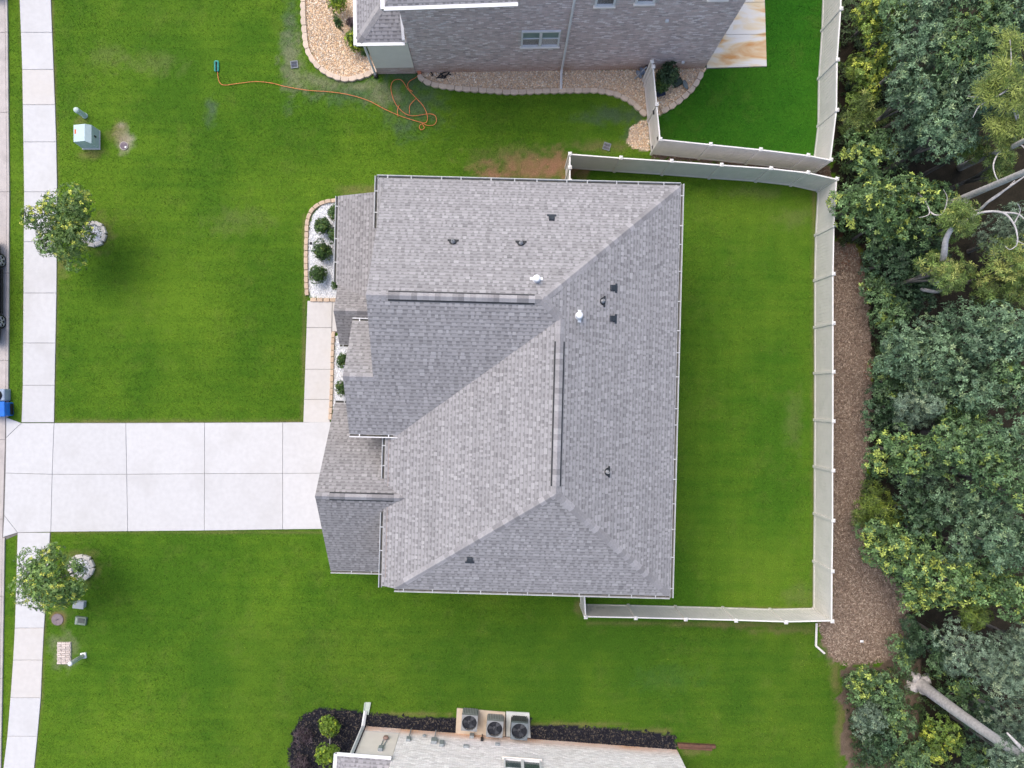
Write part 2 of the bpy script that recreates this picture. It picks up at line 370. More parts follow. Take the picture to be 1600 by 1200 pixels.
def lawn_colour(x, y):
    gx, gy = gpx(x, y)
    a = vn(gx, gy, 150, 1) * 0.5 + vn(gx, gy, 55, 2) * 0.3 + vn(gx, gy, 18, 3) * 0.2
    st = np.sin(gy * 2 * math.pi / 21 + (vn(gx, gy, 60, 5) - 0.5) * 2.4) * (0.35 + 0.65 * vn(gx, gy, 90, 6))
    sv = np.sin(gx * 2 * math.pi / 26 + (vn(gx, gy, 70, 8) - 0.5) * 2)
    sk = vn(gx / 9, gy, 2.6, 71) * 0.6 + vn(gx / 5, gy, 5.5, 72) * 0.4 - 0.5; fl = vn(gx, gy, 2.4, 73) - 0.5
    t = np.clip((a - 0.5) * 1.9 + 0.46 + 0.10 * st + 0.42 * sk + 0.22 * fl, 0, 1)[:, None]
    c = np.array((0.050, 0.122, 0.0085)) * (1 - t) + np.array((0.098, 0.182, 0.0130)) * t
    # long lawn south of the house and the two back gardens differ a little in grass
    back = inside(gx, gy, [(1040, 285), (1275, 290), (1275, 950), (900, 950), (900, 250), (1040, 260)])
    c[back] = (np.array((0.046, 0.120, 0.0085)) * (1 - t) + np.array((0.086, 0.160, 0.013)) * t)[back] * (1 + 0.022 * sv[back])[:, None]
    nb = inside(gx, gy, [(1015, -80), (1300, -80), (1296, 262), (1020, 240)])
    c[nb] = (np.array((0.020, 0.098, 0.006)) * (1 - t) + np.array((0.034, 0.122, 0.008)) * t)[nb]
    so_ = inside(gx, gy, [(300, 930), (1330, 960), (1330, 1260), (300, 1260)])
    f = np.clip((gy - 935) / 60, 0, 1)[:, None] * np.clip((gx - 250) / 200, 0, 1)[:, None]
    c = c * (1 - f) + (np.array((0.044, 0.108, 0.0085)) * (1 - t) + np.array((0.082, 0.152, 0.012)) * t) * f
    b3 = soft_ellipse(gx, gy, 1040, 1060, 60, 22)[:, None] * 0.3; c = c * (1 - b3) + np.array((0.05, 0.12, 0.03)) * b3
    dryness = np.clip((vn(gx, gy, 26, 11) * 0.6 + vn(gx, gy, 7, 12) * 0.4 - 0.6) * 3, 0, 1)[:, None] * 0.16
    c = c * (1 - dryness) + np.array((0.15, 0.17, 0.04)) * dryness
    bare = np.zeros(len(gx))
    for cx, cy, rx, ry, k in SOIL:
        m_ = soft_ellipse(gx, gy, cx, cy, rx, ry) * OPAC[k]
        c = c * (1 - m_[:, None]) + np.array(CSOIL[k]) * m_[:, None]
        if k in ('clay', 'sand', 'dry', 'mulch'): bare = np.maximum(bare, m_)
    # worn soil line where turf meets paving, edging and fence foot
    le = np.interp(gy, [-60, 0, 100, 300, 450, 600, 660, 661, 829, 830, 900, 1000, 1100, 1280], [28, 31, 35, 38, 37, 36, 34, -999, -999, 28, 26, 23, 16, -4])
    re_ = np.interp(gy, [-60, 0, 100, 200, 300, 450, 600, 660, 661, 829, 830, 900, 1000, 1100, 1280], [78, 80, 84, 88, 90, 89, 86, 85, -999, -999, 79, 75, 68, 64, 46])
    wob = (vn(gx, gy, 5, 81) - 0.5) * 2.4; amp = 0.25 + 0.75 * vn(gx, gy, 28, 82)
    def band(dist, w_): return np.exp(-((dist + wob) / w_) ** 2) * amp
    e = np.maximum(band(gx - re_, 2.6), band(gx - le, 2.0) * 0.8)
    e = np.maximum(e, band(gy - 658, 2.6) * ((gx > 86) & (gx < 474))); e = np.maximum(e, band(gy - 832, 2.2) * ((gx > 82) & (gx < 520)))
    e = np.maximum(e, band(gx - np.interp(gy, [320, 470, 660], [474.5, 476, 472]), 2.8) * ((gy > 335) & (gy < 658)))
    e = np.maximum(e, band(gx - 1271.5, 3.0) * ((gy > 292) & (gy < 948))); e = np.maximum(e, band(gy - 951, 2.2) * ((gx > 915) & (gx < 1272)))
    e = np.maximum(e, band(gy - (974 + (gx - 915) * 0.006), 3.0) * ((gx > 915) & (gx < 1290)) * 0.8)
    e = (e * 0.62)[:, None]; c = c * (1 - e) + np.array((0.17, 0.125, 0.065)) * e; bare = np.maximum(bare, e[:, 0] * 0.9)
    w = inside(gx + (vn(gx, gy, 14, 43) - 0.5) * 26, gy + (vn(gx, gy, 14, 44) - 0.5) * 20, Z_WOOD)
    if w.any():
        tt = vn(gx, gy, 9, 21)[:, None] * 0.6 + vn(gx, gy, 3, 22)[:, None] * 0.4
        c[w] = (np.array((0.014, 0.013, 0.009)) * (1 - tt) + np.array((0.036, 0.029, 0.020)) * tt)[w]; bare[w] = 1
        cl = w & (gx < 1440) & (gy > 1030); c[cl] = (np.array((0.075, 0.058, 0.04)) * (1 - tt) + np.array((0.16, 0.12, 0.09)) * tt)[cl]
    for z, c0, c1 in ((Z_MULCH, (0.16, 0.115, 0.085), (0.24, 0.18, 0.135)), (Z_BETWEEN, (0.12, 0.075, 0.055), (0.2, 0.15, 0.11)), (Z_BLK, (0.012, 0.013, 0.02), (0.022, 0.022, 0.03)),
                      (Z_TAN1, (0.56, 0.42, 0.28), (0.66, 0.51, 0.36)), (Z_TAN2, (0.53, 0.39, 0.28), (0.62, 0.49, 0.37)), (Z_TAN3, (0.53, 0.39, 0.28), (0.62, 0.49, 0.37)), (Z_TAN4, (0.53, 0.39, 0.28), (0.62, 0.49, 0.37)),
                      (Z_WH1, (0.64, 0.65, 0.66), (0.72, 0.73, 0.74)), (Z_WH2, (0.64, 0.65, 0.66), (0.72, 0.73, 0.74))):
        jx = gx + (vn(gx, gy, 6, 41) - 0.5) * (10 if z in (Z_MULCH, Z_BETWEEN) else 1.5); jy = gy + (vn(gx, gy, 6, 42) - 0.5) * (10 if z in (Z_MULCH, Z_BETWEEN) else 1.5)
        w = inside(jx, jy, z)
        tt = vn(gx, gy, 14, 23)[:, None] * 0.5 + vn(gx, gy, 3, 24)[:, None] * 0.5
        c[w] = (np.array(c0) * (1 - tt) + np.array(c1) * tt)[w]; bare[w] = 1
    # red clay shows where the wood begins
    w = soft_ellipse(gx, gy, 1326, 400, 22, 26) * 0.8; w = np.maximum(w, soft_ellipse(gx, gy, 1345, 440, 8, 30) * 0.7)
    w = np.maximum(w, soft_ellipse(gx, gy, 1356, 575, 8, 30) * 0.8); w = np.maximum(w, soft_ellipse(gx, gy, 1405, 1005, 16, 14) * 0.7)
    c = c * (1 - w[:, None]) + np.array((0.23, 0.10, 0.06)) * w[:, None]
    return c * 1.05, bare

def build_ground():
    g = MB(); g.face([(-250, -250, -0.06), (250, -250, -0.06), (250, 250, -0.06), (-250, 250, -0.06)])
    tag(g.build('ground', mat('far_grass', (0.05, 0.12, 0.012), (0.08, 0.16, 0.02), 0.6, 0.95, 0.4, 30)), kind='structure')
    x0, x1, y0, y1, st = -23.3, 25.6, -18.6, 19.8, 0.115
    nx = int((x1 - x0) / st); ny = int((y1 - y0) / st)
    X, Y = np.meshgrid(np.linspace(x0, x1, nx), np.linspace(y0, y1, ny))
    xs, ys = X.ravel(), Y.ravel()
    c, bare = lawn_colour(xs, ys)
    z = (vn(xs, ys, 4.0, 51) - 0.5) * 0.02 + (vn(xs, ys, 0.35, 52) - 0.5) * 0.012 - 0.012
    me = bpy.data.meshes.new('lawn')
    me.vertices.add(nx * ny); me.vertices.foreach_set('co', np.stack([xs, ys, z], 1).astype(np.float32).ravel())
    i = (np.arange(ny - 1)[:, None] * nx + np.arange(nx - 1)[None]).ravel()
    q = np.stack([i, i + 1, i + 1 + nx, i + nx], 1).astype(np.int32); n = len(q)
    me.loops.add(n * 4); me.loops.foreach_set('vertex_index', q.ravel())
    me.polygons.add(n); me.polygons.foreach_set('loop_start', np.arange(0, n * 4, 4, dtype=np.int32))
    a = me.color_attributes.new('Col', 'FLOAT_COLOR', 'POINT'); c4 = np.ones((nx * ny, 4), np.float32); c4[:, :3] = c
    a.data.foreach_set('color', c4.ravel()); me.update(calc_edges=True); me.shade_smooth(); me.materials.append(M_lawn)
    tag(add('lawn', me), kind='structure')

def build_grass():
    n = 640000
    x = NR.uniform(-23.4, 16.6, n); y = NR.uniform(-17.9, 19.0, n)
    gx, gy = gpx(x, y)
    keep = ~inside(gx, gy, Z_WOOD)
    for z in HARD: keep &= ~inside(gx, gy, z)
    keep &= ~inside(gx, gy, [(592, 300), (1012, 300), (1000, 880), (500, 880), (500, 640), (560, 500)])   # under the house
    x, y = x[keep], y[keep]
    c, bare = lawn_colour(x, y)
    keep = NR.uniform(0, 1, len(x)) > bare * 1.15
    x, y, c = x[keep], y[keep], c[keep]; n = len(x)
    L = NR.uniform(0.035, 0.085, n); w = NR.uniform(0.006, 0.014, n); an = NR.uniform(0, 2 * math.pi, n)
    tz = NR.uniform(0.25, 0.95, n) * L
    hx = np.sqrt(np.maximum(L ** 2 - tz ** 2, 0.0001)); dx, dy = np.cos(an), np.sin(an)
    z0 = -0.012
    v = np.zeros((n, 3, 3), np.float32)
    v[:, 0] = np.stack([x - dy * w, y + dx * w, np.full(n, z0)], 1)
    v[:, 1] = np.stack([x + dy * w, y - dx * w, np.full(n, z0)], 1)
    v[:, 2] = np.stack([x + dx * hx, y + dy * hx, z0 + tz], 1)
    k = NR.normal(1.12, 0.32, n).clip(0.45, 2.0)[:, None]; c = c * k
    ye = (NR.uniform(0, 1, n) < 0.05)[:, None]; c = np.where(ye, c * np.array((1.9, 1.25, 1.6)), c)
    me = np_mesh('grass', v.reshape(-1, 3), 3, np.repeat(c, 3, 0)); me.materials.append(M_grass)
    tag(add('grass', me), 'short mown green grass covering the lawns', 'grass', kind='stuff')

# ---------------------------------------------------------------- paving
def slab(parent, px, m, z=0.03, name='slab', gap=0.008):
    w = ccw([Vector(p) for p in P2(px)]); q = inset(w, gap)
    b = MB(); b.prism(q, -0.06, z, 0.008); return b.build(name, m, parent)
def base_sheet(name, px, z=0.004, m=None):
    b = MB(); b.prism([Vector(p) for p in P2(px)], -0.05, z)
    o = b.build(name, m or M_joint); o['kind'] = 'structure'; HARD.append(px); return o

def build_paving():
    # sidewalk north of the drive
    yl = [-60, -2, 51, 109, 164, 222, 300, 378, 458, 536, 602, 660]
    def le(y): return float(np.interp(y, [-60, 0, 100, 300, 450, 600, 660], [28, 31, 35, 38, 37, 36, 34]))
    def re(y): return float(np.interp(y, [-60, 0, 100, 200, 300, 450, 600, 660], [78, 80, 84, 88, 90, 89, 86, 85]))
    out = [(le(y), y) for y in yl] + [(re(y), y) for y in reversed(yl)]
    sw = base_sheet('sidewalk', out)
    for a, b in zip(yl, yl[1:]): slab(sw, [(le(a), a), (re(a), a), (re(b), b), (le(b), b)], M_conc if a not in (109,) else M_conc2)
    yl = [832, 891, 981, 1031, 1090, 1150, 1215, 1280]
    def le2(y): return float(np.interp(y, [830, 900, 1000, 1100, 1140, 1280], [28, 26, 23, 16, 13, -4]))
    def re2(y): return float(np.interp(y, [830, 900, 1000, 1100, 1140, 1280], [79, 75, 68, 64, 60, 46]))
    out = [(le2(y), y) for y in yl] + [(re2(y), y) for y in reversed(yl)]
    sw2 = base_sheet('sidewalk', out)
    for a, b in zip(yl, yl[1:]): slab(sw2, [(le2(a), a), (re2(a), a), (re2(b), b), (le2(b), b)], M_conc if a not in (981, 1031) else M_conc2)
    # driveway
    dr = base_sheet('driveway', [(10, 661), (560, 659), (560, 826), (300, 829), (80, 831), (28, 832), (33, 833), (5, 845), (5, 838), (10, 660)])
    xs_t = [85, 197, 320, 442, 560]; xs_m = [82, 198.5, 320, 442, 560]; xs_b = [80, 200, 319.5, 442, 560]
    yt = [661, 661, 660.5, 660, 659]; ym = [741, 741, 740, 739.5, 739]; yb = [831, 830, 829, 827, 826]
    for i in range(4):
        slab(dr, [(xs_t[i], yt[i]), (xs_t[i + 1], yt[i + 1]), (xs_m[i + 1], ym[i + 1]), (xs_m[i], ym[i])], M_conc)
        slab(dr, [(xs_m[i], ym[i]), (xs_m[i + 1], ym[i + 1]), (xs_b[i + 1], yb[i + 1]), (xs_b[i], yb[i])], M_conc)
    slab(dr, [(34, 661), (85, 661), (82, 741), (9, 739), (10, 684)], M_conc)
    slab(dr, [(9, 739), (82, 741), (80, 831), (28, 832), (7, 805)], M_conc)
    slab(dr, [(10, 652), (15, 654), (34, 661), (10, 684)], M_conc)
    slab(dr, [(7, 805), (28, 832), (9, 838), (5, 840)], M_conc)
    # front walk
    wk = base_sheet('front_walk', [(481, 470), (546, 470), (546, 520), (518, 520), (515, 661), (474, 661)])
    ys = [470, 512, 577, 624, 660]
    fl = lambda y: float(np.interp(y, [470, 660], [480.5, 474])); fr = lambda y: float(np.interp(y, [470, 660], [519.5, 515.5]))
    for a, b in zip(ys, ys[1:]): slab(wk, [(fl(a), a), (fr(a), a), (fr(b), b), (fl(b), b)], M_conc2)
    slab(wk, [(519.5, 471), (546, 471), (546, 518), (519, 518)], M_conc2)
    # street, gutter pan and kerb
    b = MB(); b.prism([Vector(p) for p in P2([(-300, -60), (-14, -60), (-14, 1260), (-300, 1260)])], -0.2, -0.045)
    tag(b.build('street', M_asph), kind='structure')
    kerb = base_sheet('kerb', [(-15, -60), (8, -60), (10, 100), (11, 300), (11, 660), (6, 830), (0, 1000), (-3, 1260), (-15, 1260)], 0.006)
    ke = lambda y: float(np.interp(y, [-60, 0, 300, 660, 830, 1000, 1260], [7, 8.5, 11.5, 9.5, 4.5, 2, -3]))
    yy = [-60, 51, 176, 300, 427, 563, 687, 811, 932, 1060, 1180, 1260]
    for a, c in zip(yy, yy[1:]):
        slab(kerb, [(-14, a), (ke(a), a), (ke(c), c), (-14, c)], M_gut, 0.024, 'gutter_pan')
        for (p, q) in ([(a, c)] if c <= 563 or a >= 932 else ([(a, 652)] if a < 652 < c else ([(840, c)] if a < 840 < c else []))):
            slab(kerb, [(ke(p) + 0.5, p), (ke(p) + 4.5, p), (ke(q) + 4.5, q), (ke(q) + 0.5, q)], M_gut, 0.06, 'kerb_stone')
    # neighbour's rust-stained patio
    pt = base_sheet('patio', [(1103, 107.5), (1198, 104.5), (1194, -40), (1103, -40)])
    m = bpy.data.materials.new('rusty_concrete'); m.use_nodes = True; N = m.node_tree.nodes; L = m.node_tree.links; bs = N['Principled BSDF']; bs.inputs['Roughness'].default_value = 0.85
    g = N.new('ShaderNodeNewGeometry'); n1 = N.new('ShaderNodeTexNoise'); n1.inputs['Scale'].default_value = 1.1; n1.inputs['Detail'].default_value = 9; n1.inputs['Distortion'].default_value = 0.7
    mp = N.new('ShaderNodeMapping'); mp.inputs['Scale'].default_value = (0.45, 1.5, 1); mp.inputs['Location'].default_value = (1.3, 0.35, 0); L.new(g.outputs['Position'], mp.inputs[0]); L.new(mp.outputs[0], n1.inputs['Vector'])
    r = N.new('ShaderNodeValToRGB'); e = r.color_ramp.elements
    e[0].position = 0.44; e[0].color = (0.62, 0.61, 0.60, 1); e[1].position = 0.66; e[1].color = (0.52, 0.27, 0.10, 1)
    k = r.color_ramp.elements.new(0.54); k.color = (0.62, 0.52, 0.36, 1)
    L.new(n1.outputs[0], r.inputs[0]); L.new(r.outputs[0], bs.inputs['Base Color'])
    for a, b_ in ((107, 55), (55, 5), (5, -40)):
        s_ = lambda y: float(np.interp(y, [-40, 104], [1193.5, 1198])); off = lambda y: y - (3 if y > 100 else 1)
        slab(pt, [(1104, a), (s_(a), off(a)), (s_(b_), off(b_)), (1104, b_)], m, 0.04)

# ---------------------------------------------------------------- roofs
class Frame:
    """a house's own axes: a to the right, b up the picture, turned by th"""
    def __init__(s, th): s.c, s.s = math.cos(th), math.sin(th); s.th = th
    def __call__(s, a, b, z=0.0): return Vector((a * s.c - b * s.s, a * s.s + b * s.c, z))

def clip_poly(poly, clipper):
    """Sutherland-Hodgman, clipper is convex and counter-clockwise (2D tuples)"""
    out = poly
    n = len(clipper)
    for i in range(n):
        ax, ay = clipper[i]; bx, by = clipper[(i + 1) % n]
        ex, ey = bx - ax, by - ay
        inp = out; out = []
        if not inp: return []
        dprev = ex * (inp[-1][1] - ay) - ey * (inp[-1][0] - ax); prev = inp[-1]
        for p in inp:
            dd = ex * (p[1] - ay) - ey * (p[0] - ax)
            if dd >= 0:
                if dprev < 0:
                    t = dprev / (dprev - dd); out.append((prev[0] + (p[0] - prev[0]) * t, prev[1] + (p[1] - prev[1]) * t))
                out.append(p)
            elif dprev >= 0:
                t = dprev / (dprev - dd); out.append((prev[0] + (p[0] - prev[0]) * t, prev[1] + (p[1] - prev[1]) * t))
            prev = p; dprev = dd
    return out

def newell(pts):
    n = Vector((0, 0, 0))
    for i in range(len(pts)):
        a, b = pts[i], pts[(i + 1) % len(pts)]
        n += Vector(((a.y - b.y) * (a.z + b.z), (a.z - b.z) * (a.x + b.x), (a.x - b.x) * (a.y + b.y)))
    return n.normalized()

EXPO = 0.145
def shingle_face(mb, pts, tint=(1, 1, 1), seed=0):
    n = newell(pts)
    if n.z < 0: n = -n; pts = pts[::-1]
    up = Vector((0, 0, 1)); v = (up - n * n.z).normalized(); u = v.cross(n)
    if u.length < 1e-6: return n
    o = pts[0]; uv = [((p - o).dot(u), (p - o).dot(v)) for p in pts]
    uv = ccw(uv); v_off = o.z / v.z
    k_ = len(uv)
    convex = all((uv[(i + 1) % k_][0] - uv[i][0]) * (uv[(i + 2) % k_][1] - uv[(i + 1) % k_][1]) - (uv[(i + 1) % k_][1] - uv[i][1]) * (uv[(i + 2) % k_][0] - uv[(i + 1) % k_][0]) > -1e-6 for i in range(k_))
    pieces = [uv]
    if not convex:
        from mathutils.geometry import tessellate_polygon
        pieces = [ccw([uv[i] for i in t]) for t in tessellate_polygon([[Vector((p[0], p[1], 0)) for p in uv]])]
    pieces = [(pc, min(q[0] for q in pc), max(q[0] for q in pc), min(q[1] for q in pc), max(q[1] for q in pc)) for pc in pieces]
    lo = min(q[1] for q in uv); hi = max(q[1] for q in uv); ul = min(q[0] for q in uv); uh = max(q[0] for q in uv)
    base = math.floor((lo + v_off) / EXPO)
    k = base
    while k * EXPO - v_off < hi:
        a = k * EXPO - v_off; b = a + EXPO; rr = random.Random(seed * 1009 + k)
        x = ul - rr.uniform(0, 0.3); tab = rr.random() < 0.5; tone = rr.uniform(0.94, 1.06)
        while x < uh:
            w = rr.choice((0.08, 0.11, 0.14, 0.17, 0.21)) if tab else rr.choice((0.06, 0.09, 0.13, 0.18))
            quads = []
            g = rr.gauss(1.0, 0.055) * tone
            if tab:
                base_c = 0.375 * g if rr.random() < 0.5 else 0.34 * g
                quads.append((a, a + 0.02, base_c * 0.70, 0.014)); quads.append((a + 0.02, b, base_c, 0.012))  # darker bottom strip: the course-line shadow painted into the tab colour
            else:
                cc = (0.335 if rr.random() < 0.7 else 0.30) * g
                quads.append((a, a + 0.018, cc * 0.72, 0.008)); quads.append((a + 0.018, a + EXPO * 0.6, cc, 0.008)); quads.append((a + EXPO * 0.6, b, cc * 0.74, 0.006))  # bottom strip again painted course shadow; upper dark band is the shingle's print
            for qa, qb, c, lift in quads:
                for pc, pu0, pu1, pv0, pv1 in pieces:
                    if x > pu1 or x + w < pu0 or qa > pv1 or qb < pv0: continue
                    poly = clip_poly([(x, qa), (x + w, qa), (x + w, qb), (x, qb)], pc)
                    if len(poly) < 3: continue
                    f3 = []
                    for (pu, pv) in poly:
                        l_ = lift * (1 - 0.75 * (pv - a) / EXPO)
                        f3.append(o + u * pu + v * pv + n * (0.004 + l_))
                    col = (c * 0.91 * tint[0], c * 0.885 * tint[1], c * 0.895 * tint[2])
                    mb.face(f3, col)
                    if qa == a:
                        e = [p for p in poly if abs(p[1] - a) < 1e-5]
                        if len(e) == 2:
                            e.sort()
                            t0 = o + u * e[0][0] + v * a; t1 = o + u * e[1][0] + v * a
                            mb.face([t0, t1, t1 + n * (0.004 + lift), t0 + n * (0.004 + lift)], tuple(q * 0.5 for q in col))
            x += w; tab = not tab
        k += 1
    return n

def deck(mb, pts, t=0.13):
    n = newell(pts)
    if n.z < 0: pts = pts[::-1]
    dz = Vector((0, 0, t)); k = len(pts)
    mb.face([p for p in pts]); mb.face([p - dz for p in reversed(pts)])
    for i in range(k):
        j = (i + 1) % k; mb.face([pts[i] - dz, pts[j] - dz, pts[j], pts[i]])

def roof(parent, name, faces, label=None, tint=(1, 1, 1), seed=0):
    d_ = MB(); s_ = MB(); ns = []
    for i, f in enumerate(faces):
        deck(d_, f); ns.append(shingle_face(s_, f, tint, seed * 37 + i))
    r = d_.build(name, M_deck, parent, label=label)
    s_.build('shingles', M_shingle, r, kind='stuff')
    return r

def caps(parent, p0, p1, nl, nr, w=0.155, ex=0.23, lift=0.012, m=None):
    """ridge or hip caps from the low end p0 to the high end p1 over planes nl and nr"""
    p0, p1 = Vector(p0), Vector(p1); t = (p1 - p0); L = t.length; t.normalize()
    def side(n):
        s_ = t.cross(n); s_ = s_.normalized()
        if s_.z > 0: s_ = -s_
        return s_
    a, b = side(nl), side(nr)
    if (a - b).length < 1e-3: b = -b
    up = (nl + nr).normalized(); n = max(1, round(L / ex)); ex = L / n
    mb = MB()
    lo, hi = lift + 0.016, lift
    l0 = ex * 1.1
    V = [up * lo + a * w, up * lo + up * 0.006, up * lo + b * w, t * l0 + up * hi + a * w, t * l0 + up * (hi + 0.006), t * l0 + up * hi + b * w,
         a * w - up * 0.004, up * -0.004, b * w - up * 0.004]
    F_ = [(0, 1, 4, 3), (1, 2, 5, 4), (6, 7, 1, 0), (7, 8, 2, 1), (0, 3, 6), (2, 8, 5)]
    mb.shape(V, F_); me = mb.mesh('ridge_cap'); me.materials.append(m or M_cap)
    for i in range(n):
        o = add('ridge_cap', me, parent, loc=p0 + t * (ex * i))

def ridge_vent(parent, p0, p1, nl, nr, w=0.20):
    p0, p1 = Vector(p0), Vector(p1); t = (p1 - p0).normalized()
    def side(n):
        s_ = t.cross(n).normalized(); return -s_ if s_.z > 0 else s_
    a, b = side(nl), side(nr)
    if (a - b).length < 1e-3: b = -b
    up = Vector((0, 0, 1)); mb = MB(); pr = []
    for p in (p0, p1):
        pr.append([p + a * w + up * 0.005, p + a * w + up * 0.04, p + up * 0.045, p + b * w + up * 0.04, p + b * w + up * 0.005])
    for i in range(4): mb.face([pr[0][i], pr[0][i + 1], pr[1][i + 1], pr[1][i]])
    mb.face(pr[0]); mb.face(pr[1][::-1]); mb.build('ridge_vent', M_ventb, parent)

def gutter(parent, p0, p1, out, wd=0.13, m=None):
    """open eaves gutter from p0 to p1, 'out' points away from the house"""
    p0, p1 = Vector(p0), Vector(p1); out = Vector(out).normalized(); up = Vector((0, 0, 1)); t = (p1 - p0).normalized()
    mb = MB()
    prof = [(0.0, 0.0), (0.0, -0.12), (wd * 0.7, -0.12), (wd, -0.02), (wd, 0.005), (wd - 0.028, 0.005), (wd - 0.028, -0.03), (wd * 0.66, -0.10), (0.012, -0.10), (0.012, 0.0)]
    A = [p0 + out * q[0] + up * q[1] for q in prof]; B = [p1 + out * q[0] + up * q[1] for q in prof]; n = len(prof)
    for i in range(n):
        j = (i + 1) % n; mb.face([A[i], A[j], B[j], B[i]])
    mb.face(A[::-1]); mb.face(B)
    L = (p1 - p0).length; k = max(2, int(L / 0.95)) if m is not M_white or L < 2 else 0
    if k == 0: mb.face([A[9] + up * -0.004, B[9] + up * -0.004, B[5] + up * -0.004, A[5] + up * -0.004])
    for i in range(k):                            # hanger straps
        c = p0 + t * (L * (i + 0.5 + RNG.uniform(-.2, .2)) / k)
        mb.face([c - t * 0.02 + up * 0.012 - out * 0.03, c + t * 0.02 + up * 0.012 - out * 0.03, c + t * 0.02 + up * 0.012 + out * wd, c - t * 0.02 + up * 0.012 + out * wd])
    g = mb.build('gutter', m or M_gutter, parent)
    q = MB(); e = wd * 0.66
    q.face([p0 + out * 0.013 + up * -0.085, p1 + out * 0.013 + up * -0.085, p1 + out * (e + 0.01) + up * -0.085, p0 + out * (e + 0.01) + up * -0.085])
    q.build('gutter_silt_shade', M_gutin, g)  # dark floor sheet: silt, with the shade inside the trough painted in

def wall_box(mb, fr, a0, a1, b0, b1, z0, z1):
    c = fr((a0 + a1) / 2, (b0 + b1) / 2, (z0 + z1) / 2)
    mb.box(c, (a1 - a0, b1 - b0, z1 - z0), fr.th)

def pipe_vent(parent, p, n, kind, v):
    """roof penetrations: 'box' slant-back vent, 'pipe' boot, 'flue' with a round cap; v is the up-slope direction"""
    p = Vector(p); u = v.cross(n).normalized()
    def X(x, y, z): return p + u * x + v * y + n * z
    mb = MB(); fl = MB()
    if kind == 'box':
        fl.face([X(-0.17, 0.06, 0.03), X(-0.17, 0.16, 0.03), X(0.17, 0.16, 0.03), X(0.17, 0.06, 0.03)])
        V = [X(-0.10, -0.15, 0.02), X(0.10, -0.15, 0.02), X(0.12, 0.14, 0.02), X(-0.12, 0.14, 0.02), X(-0.09, -0.13, 0.10), X(0.09, -0.13, 0.10), X(0.10, 0.12, 0.05), X(-0.10, 0.12, 0.05)]
        mb.shape(V, [(4, 5, 6, 7), (0, 1, 5, 4), (1, 2, 6, 5), (2, 3, 7, 6), (3, 0, 4, 7)])
        o = mb.build('box_vent', M_pipe, parent); fl.build('flashing', M_pipe, o) if False else None
        q = MB(); q.shape([X(-0.17, 0.08, 0.022), X(0.17, 0.08, 0.022), X(0.17, 0.17, 0.022), X(-0.17, 0.17, 0.022), X(-0.17, 0.08, 0.034), X(0.17, 0.08, 0.034), X(0.17, 0.17, 0.034), X(-0.17, 0.17, 0.034)],
                         [(4, 5, 6, 7), (0, 1, 5, 4), (1, 2, 6, 5), (2, 3, 7, 6), (3, 0, 4, 7)]); q.shape([(a_.x, a_.y, a_.z) for a_ in []], [])
        off = origin(parent); me = q.mesh('vent_flange', off); me.materials.append(M_pipe); add('vent_flange', me, parent)
    elif kind == 'pipe':
        off = []
        for i in range(17):
            an = math.pi + math.pi * i / 16; off.append((0.145 * math.cos(an), 0.145 * math.sin(an)))
        ring = off + [(0.2, 0.02), (0.2, 0.09), (-0.2, 0.09), (-0.2, 0.02)]
        b = [X(x, y, 0.022) for x, y in ring]; tp = [X(x, y, 0.036) for x, y in ring]; k = len(ring)
        mb.face(tp)
        for i in range(k): mb.face([b[i], b[(i + 1) % k], tp[(i + 1) % k], tp[i]])
        mb.build('pipe_boot', M_ventb, parent)
        q = MB(); q.lathe(p + n * 0.02 - v * 0.03, [(0.085, 0.0), (0.055, 0.10), (0.042, 0.12), (0.042, 0.33), (0.030, 0.33), (0.030, 0.2)], 14); q.build('vent_pipe', mat('pipe_grey', (0.42, 0.43, 0.44), (0.3, 0.31, 0.32), 9, 0.5), parent, True)
    else:
        q = MB(); q.shape([X(x, y, z) for z in (0.022, 0.034) for x, y in ((-0.22, -0.05), (0.22, -0.05), (0.22, 0.09), (-0.22, 0.09))], [(4, 5, 6, 7), (0, 1, 5, 4), (1, 2, 6, 5), (2, 3, 7, 6), (3, 0, 4, 7)])
        q.build('flue_flashing', M_flue, parent)
        q = MB(); q.lathe(p, [(0.15, 0.0), (0.135, 0.08), (0.085, 0.14), (0.085, 0.24), (0.085, 0.25)], 18); q.build('flue_pipe', M_flue, parent, True)
        q = MB(); q.lathe(p + Vector((0, 0, 0.25)), [(0.12, 0.0), (0.125, 0.05), (0.12, 0.10), (0.09, 0.13), (0.02, 0.14)], 18); q.build('flue_cap', M_flue, parent, True)

